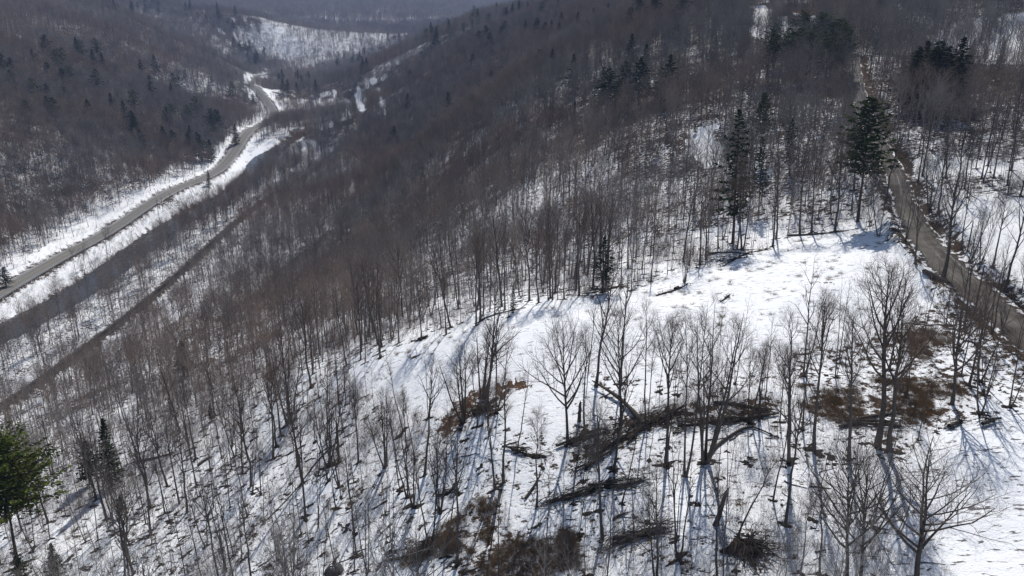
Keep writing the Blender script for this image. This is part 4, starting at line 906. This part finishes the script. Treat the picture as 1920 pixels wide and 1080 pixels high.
heap([(1148,1022),(1180,1008),(1215,998),(1248,990)], 170, .7, 'small brush pile of slanting sticks near the lower edge', 2.6, 4)
heap([(1270,800),(1320,795),(1380,790),(1440,778)], 180, .8, 'scattered brush behind the curved fallen log', 2.2, 4)
heap([(1060,835),(1095,822),(1135,812)], 120, .8, 'tangle of brush at the foot of the fan crowned tree', 2.0, 3)
heap([(1580,800),(1630,795),(1690,800)], 150, .7, 'dark brush heap under the tallest tree', 2.2, 4)
heap([(955,838),(985,852),(1025,858)], 70, .6, 'dark slash of bark and sticks on the snow below the meadow', 1.6, 2)
heap([(885,775),(905,770),(925,762)], 110, .9, 'dark tangled brush beside the russet leaf patch', 1.8, 1)
heap([(1775,800),(1790,795),(1805,790)], 60, .6, 'dark brush clump at the top of the small snowfield', 1.5, 1)
heap([(1845,795),(1855,790),(1862,786)], 50, .6, 'second dark brush clump on the upper edge of the small snowfield', 1.5, 1)
heap([(1230,555),(1262,545),(1290,532)], 60, .7, 'low dark brush on the mound under the bushy tree', 1.4, 1)
heap([(1100,552),(1130,545),(1165,537)], 80, .9, 'brush mound under the dark layered spruce', 1.6, 2)
heap([(1350,567),(1360,560),(1368,553)], 40, .5, 'small dark heap alone in the middle of the meadow', 1.0, 0)
heap([(770,640),(785,638),(800,634)], 40, .5, 'stone and stick heap at the meadow edge', 1.0, 1)
heap([(1440,468),(1400,476),(1355,500)], 90, .7, 'brush along the upper corner of the meadow', 1.8, 2)
heap([(600,880),(622,874),(640,866)], 60, .7, 'dark roots and sticks at the foot of the thick many limbed tree', 1.3, 1)
heap([(820,930),(840,925),(850,915)], 60, .7, 'brown brush knot left of the leaf strewn hollow', 1.4, 1)

def rock_mesh(seed, r_, flat=.6):
    bm_v = []; r = np.random.default_rng(seed); n1, n2 = 9, 14; v = []
    for i in range(n1):
        ph = math.pi*.5*i/(n1-1)*1.1
        for j in range(n2): a = 2*math.pi*j/n2; k = 1+.22*(vnoise(np.array([3*math.cos(a)+seed]), np.array([3*math.sin(a)+ph*2]), seed)[0]-.5)*2; v.append((r_*k*math.sin(ph+.02)*math.cos(a), r_*k*math.sin(ph+.02)*math.sin(a), r_*flat*k*math.cos(ph)))
    i = np.arange(n1-1)[:, None]*n2; j = np.arange(n2)[None]; j2 = (j+1) % n2; mb = MB(); mb.add(v, quads=np.stack([i+j, i+n2+j, i+n2+j2, i+j2], 2).reshape(-1, 4)); return mb
P = on_ground([(627,1074)])[0]; t = tag(link('boulder', None, None, P), 'dark rounded boulder with a snow cap at the lower edge', 'boulder'); link('stone', rock_mesh(3, 1.25, .75).mesh('stone', MAT['rock'], True), t)
MAT['snow'] = plain('snow', (.80, .82, .85), (.88, .89, .9), 1.5, .7, .3)
o_ = link('snow_cap', rock_mesh(8, .55, .3).mesh('snow_cap', MAT['snow'], True), t, (-.1, .1, .76))
def snag(bx, by, tx, ty, r_, label):
    P = on_ground([(bx, by)])[0]; h = top_height(P, ty); t = tag(link('snag', None, None, P), label, 'dead tree'); pose(t, lean_of(P, h, tx)*.8, 0); mb = MB(); z = np.linspace(-.2, h, 8); r = np.random.default_rng(bx)
    mb.tubes(np.c_[np.cumsum(r.normal(size=(8, 2))*.05, 0), z], r_*np.array([1.3, 1, .95, .9, .85, .8, .6, .12]), 8); link('trunk', mb.mesh('trunk', MAT['deadwood']), t)
    mb = MB(); Q, Rq, _ = branch_set(r, np.c_[np.zeros((8, 2)), z][None], np.full((1, 8), r_), 4, 3, 60, lambda p, s: np.full(len(s), .9), lambda p, s, L: np.full(len(s), .04), .4, .95, .2, .3, .1); mb.tubes(Q, Rq, 4); link('branch_stub', mb.mesh('branch_stub', MAT['deadwood']), t); bases.append((*P, .8))
snag(422,1073,408,996,.22,'broken grey stump standing alone on the lower left slope'); snag(1086,790,1085,752,.26,'short dark broken trunk in the brush left of the slanting log'); snag(1343,985,1370,916,.30,'split leaning stump with a jagged top beside the root mound')
snag(1424,790,1424,712,.16,'thin straight dead trunk behind the curved log'); snag(636,868,632,785,.2,'bare leaning limb stump right of the thick many limbed tree')
def root_mound():
    P = on_ground([(1395,1030)])[0]; t = tag(link('root_mound', None, None, P), 'uprooted root mound of dark soil with roots spreading right', 'root mound')
    m = rock_mesh(11, 1.35, .55); V = np.concatenate(m.v); V[:, 0] *= 1.5; V[:, 2] += gz(V[:, 0]+P[0], V[:, 1]+P[1])-P[2]; V += .9*(np.stack([fbm(V[:, 0]*1.8+7*q_, V[:, 1]*1.8, 3, 5+q_) for q_ in range(3)], 1)-.5); m.v = [V]; link('soil', m.mesh('soil', MAT['soil'], True), t)
    r = np.random.default_rng(5); n_ = 80; a = r.normal(size=n_)*1.1-.25; L = 1.5+2.6*r.random(n_); tt = np.linspace(0, 1, 5)[None]; X = .9*np.cos(a)[:, None]+np.cos(a)[:, None]*L[:, None]*tt+r.normal(size=(n_, 5))*.28; Y = np.sin(a)[:, None]*(.7+L[:, None]*tt)+r.normal(size=(n_, 5))*.28
    Z = gz(X+P[0], Y+P[1]).reshape(n_, 5)-P[2]+.55*(1-tt)*r.random((n_, 1))*2.2+.25*r.random((n_, 5)); mb = MB(); mb.tubes(np.stack([X, Y, Z], 2), (.03+.07*r.random(n_)**2)[:, None]*np.linspace(1.2, .3, 5)[None], 4); tag(link('root', mb.mesh('root', MAT['deadwood']), t), kind='stuff')
root_mound()

# ------------------------------------------------------------------ utility poles, wire, house
def utility_pole(bx, by, ty, label, arm=True, group=None):
    P = on_ground([(bx, by)])[0]; h = top_height(P, ty); t = tag(link('utility_pole', None, None, P), label, 'utility pole', group); mb = MB(); mb.tubes(np.array([[0, 0, -.3], [0, 0, h*.5], [0, 0, h]]), np.array([.15, .13, .1]), 8); link('pole', mb.mesh('pole', MAT['deadwood']), t)
    if arm: mb = MB(); mb.box((0, 0, h-.5), (1.8, .1, .12)); link('crossarm', mb.mesh('crossarm', MAT['deadwood']), t)
    for x in (-.8, .8) if arm else (0,): mb = MB(); mb.tubes(np.array([[x, 0, h-.44], [x, 0, h-.25]]), np.array([.05, .03]), 6); link('insulator', mb.mesh('insulator', MAT['steel']), t)
    return P+[0, 0, h-.25]
w0 = utility_pole(1829, 578, 498, 'thin wooden utility pole standing on the verge of the dirt road', False)
w1 = utility_pole(1814, 470, 415, 'thin utility pole farther up the dirt road on its right verge', False)
w2 = utility_pole(2010, 640, 540, 'utility pole down the dirt road past the right edge', False)
for a, b, lb in ((w1, w0, 'sagging wire between the two roadside poles'), (w0, w2, 'sagging wire running from the roadside pole past the right edge')):
    t = np.linspace(0, 1, 15)[:, None]; Q = a*(1-t)+b*t-np.array([0, 0, 1.])*(4*.7*t*(1-t)); mb = MB(); mb.tubes(Q, np.full(15, .018), 4); tag(link('overhead_wire', mb.mesh('overhead_wire', MAT['steel'])), lb, 'wire')
GPO = 'utility poles along the highway'
for bx, by, ty, lb in ((299,412,374,'leftmost of three utility poles on the river side of the highway'),(306,398,370,'middle of three utility poles on the river side of the highway'),(321,388,362,'rightmost of three utility poles on the river side of the highway')): utility_pole(bx, by, ty, lb, True, GPO)
MAT['roof'] = plain('red_roof', (.12, .035, .028), (.18, .055, .045), 1, .6); MAT['boards'] = plain('brown_boards', (.12, .075, .05), (.19, .12, .085), 2); MAT['glass'] = plain('window_glass', (.02, .025, .03), (.03, .035, .04), 1, .1); MAT['brick'] = plain('brickwork', (.16, .07, .05), (.24, .11, .08), 3)
def house():
    P = on_ground([(1497,42)])[0]; rz = .25; t = tag(link('house', None, None, P, rz, .8), 'small brown house with a red gable roof half hidden behind the pine stand', 'house'); L, Wd, Hh, rise = 13, 8, 4.6, 3.0
    mb = MB(); mb.box((0, 0, Hh/2-.5), (L, Wd, Hh+1)); mb.add([(-L/2, -Wd/2, Hh), (-L/2, Wd/2, Hh), (-L/2, 0, Hh+rise-.15), (L/2, -Wd/2, Hh), (L/2, Wd/2, Hh), (L/2, 0, Hh+rise-.15)], tris=[(0, 2, 1), (3, 4, 5)]); link('wall', mb.mesh('wall', MAT['boards']), t)
    for s_ in (-1, 1):
        mb = MB(); a, b = np.array([0, 0, Hh+rise]), np.array([0, s_*(Wd/2+.6), Hh-.45]); u = np.array([L/2+.5, 0, 0]); n_ = np.array([0, 0, .18]); mb.add([a-u, a+u, b+u, b-u, a-u+n_, a+u+n_, b+u+n_, b-u+n_], quads=[(0, 1, 2, 3), (4, 7, 6, 5), (0, 4, 5, 1), (1, 5, 6, 2), (2, 6, 7, 3), (3, 7, 4, 0)]); r_ = link('roof', mb.mesh('roof', MAT['roof']), t)
        if s_ < 0:
            mb = MB(); a2, b2 = a*.55+b*.45+[0, 0, .2], b+[0, 0, .2]; u1, u2 = np.array([-L/2-.4, 0, 0]), np.array([-1.0, 0, 0]); k_ = np.array([0, 0, .16]); mb.add([a2+u1, a2+u2, b2+u2, b2+u1, a2+u1+k_, a2+u2+k_, b2+u2+k_, b2+u1+k_], quads=[(0, 1, 2, 3), (4, 7, 6, 5), (0, 4, 5, 1), (1, 5, 6, 2), (2, 6, 7, 3), (3, 7, 4, 0)]); link('roof_snow', mb.mesh('roof_snow', MAT['snow']), r_)
    mb = MB(); mb.box((2, 1, Hh+rise), (.9, .9, 2.4)); link('chimney', mb.mesh('chimney', MAT['brick']), t)
    for x in (-4.5, -1.5, 4.2):
        mb = MB(); mb.box((x, -Wd/2-.02, 2.3), (1.3, .12, 1.5)); f_ = link('window', mb.mesh('window', MAT['white']), t); mb = MB(); mb.box((x, -Wd/2-.06, 2.3), (1.05, .1, 1.25)); link('pane', mb.mesh('pane', MAT['glass']), f_)
    mb = MB(); mb.box((1.6, -Wd/2-.03, 1.05), (1.0, .1, 2.1)); link('door', mb.mesh('door', MAT['cbark']), t)
house()

# ------------------------------------------------------------------ haze in the valley air
hz = bpy.data.materials.new('haze'); hz.use_nodes = True; t = hz.node_tree; t.nodes.remove(t.nodes['Principled BSDF'])
pv = t.nodes.new('ShaderNodeVolumePrincipled'); pv.inputs['Color'].default_value = (.50, .64, 1.0, 1); pv.inputs['Density']  .default_value = .00009; pv.inputs['Anisotropy'].default_value = .1
t.links.new(pv.outputs[0], t.nodes['Material Output'].inputs['Volume'])
mb = MB(); z0, z1 = float(GZ.min())-4, max(float(GZ.max())+40, 330); mb.box((0, 0, (z0+z1)/2), (18400, 18400, z1-z0)); tag(link('haze', mb.mesh('haze', hz)), 'thin bluish haze in the air over the valley', kind='stuff')
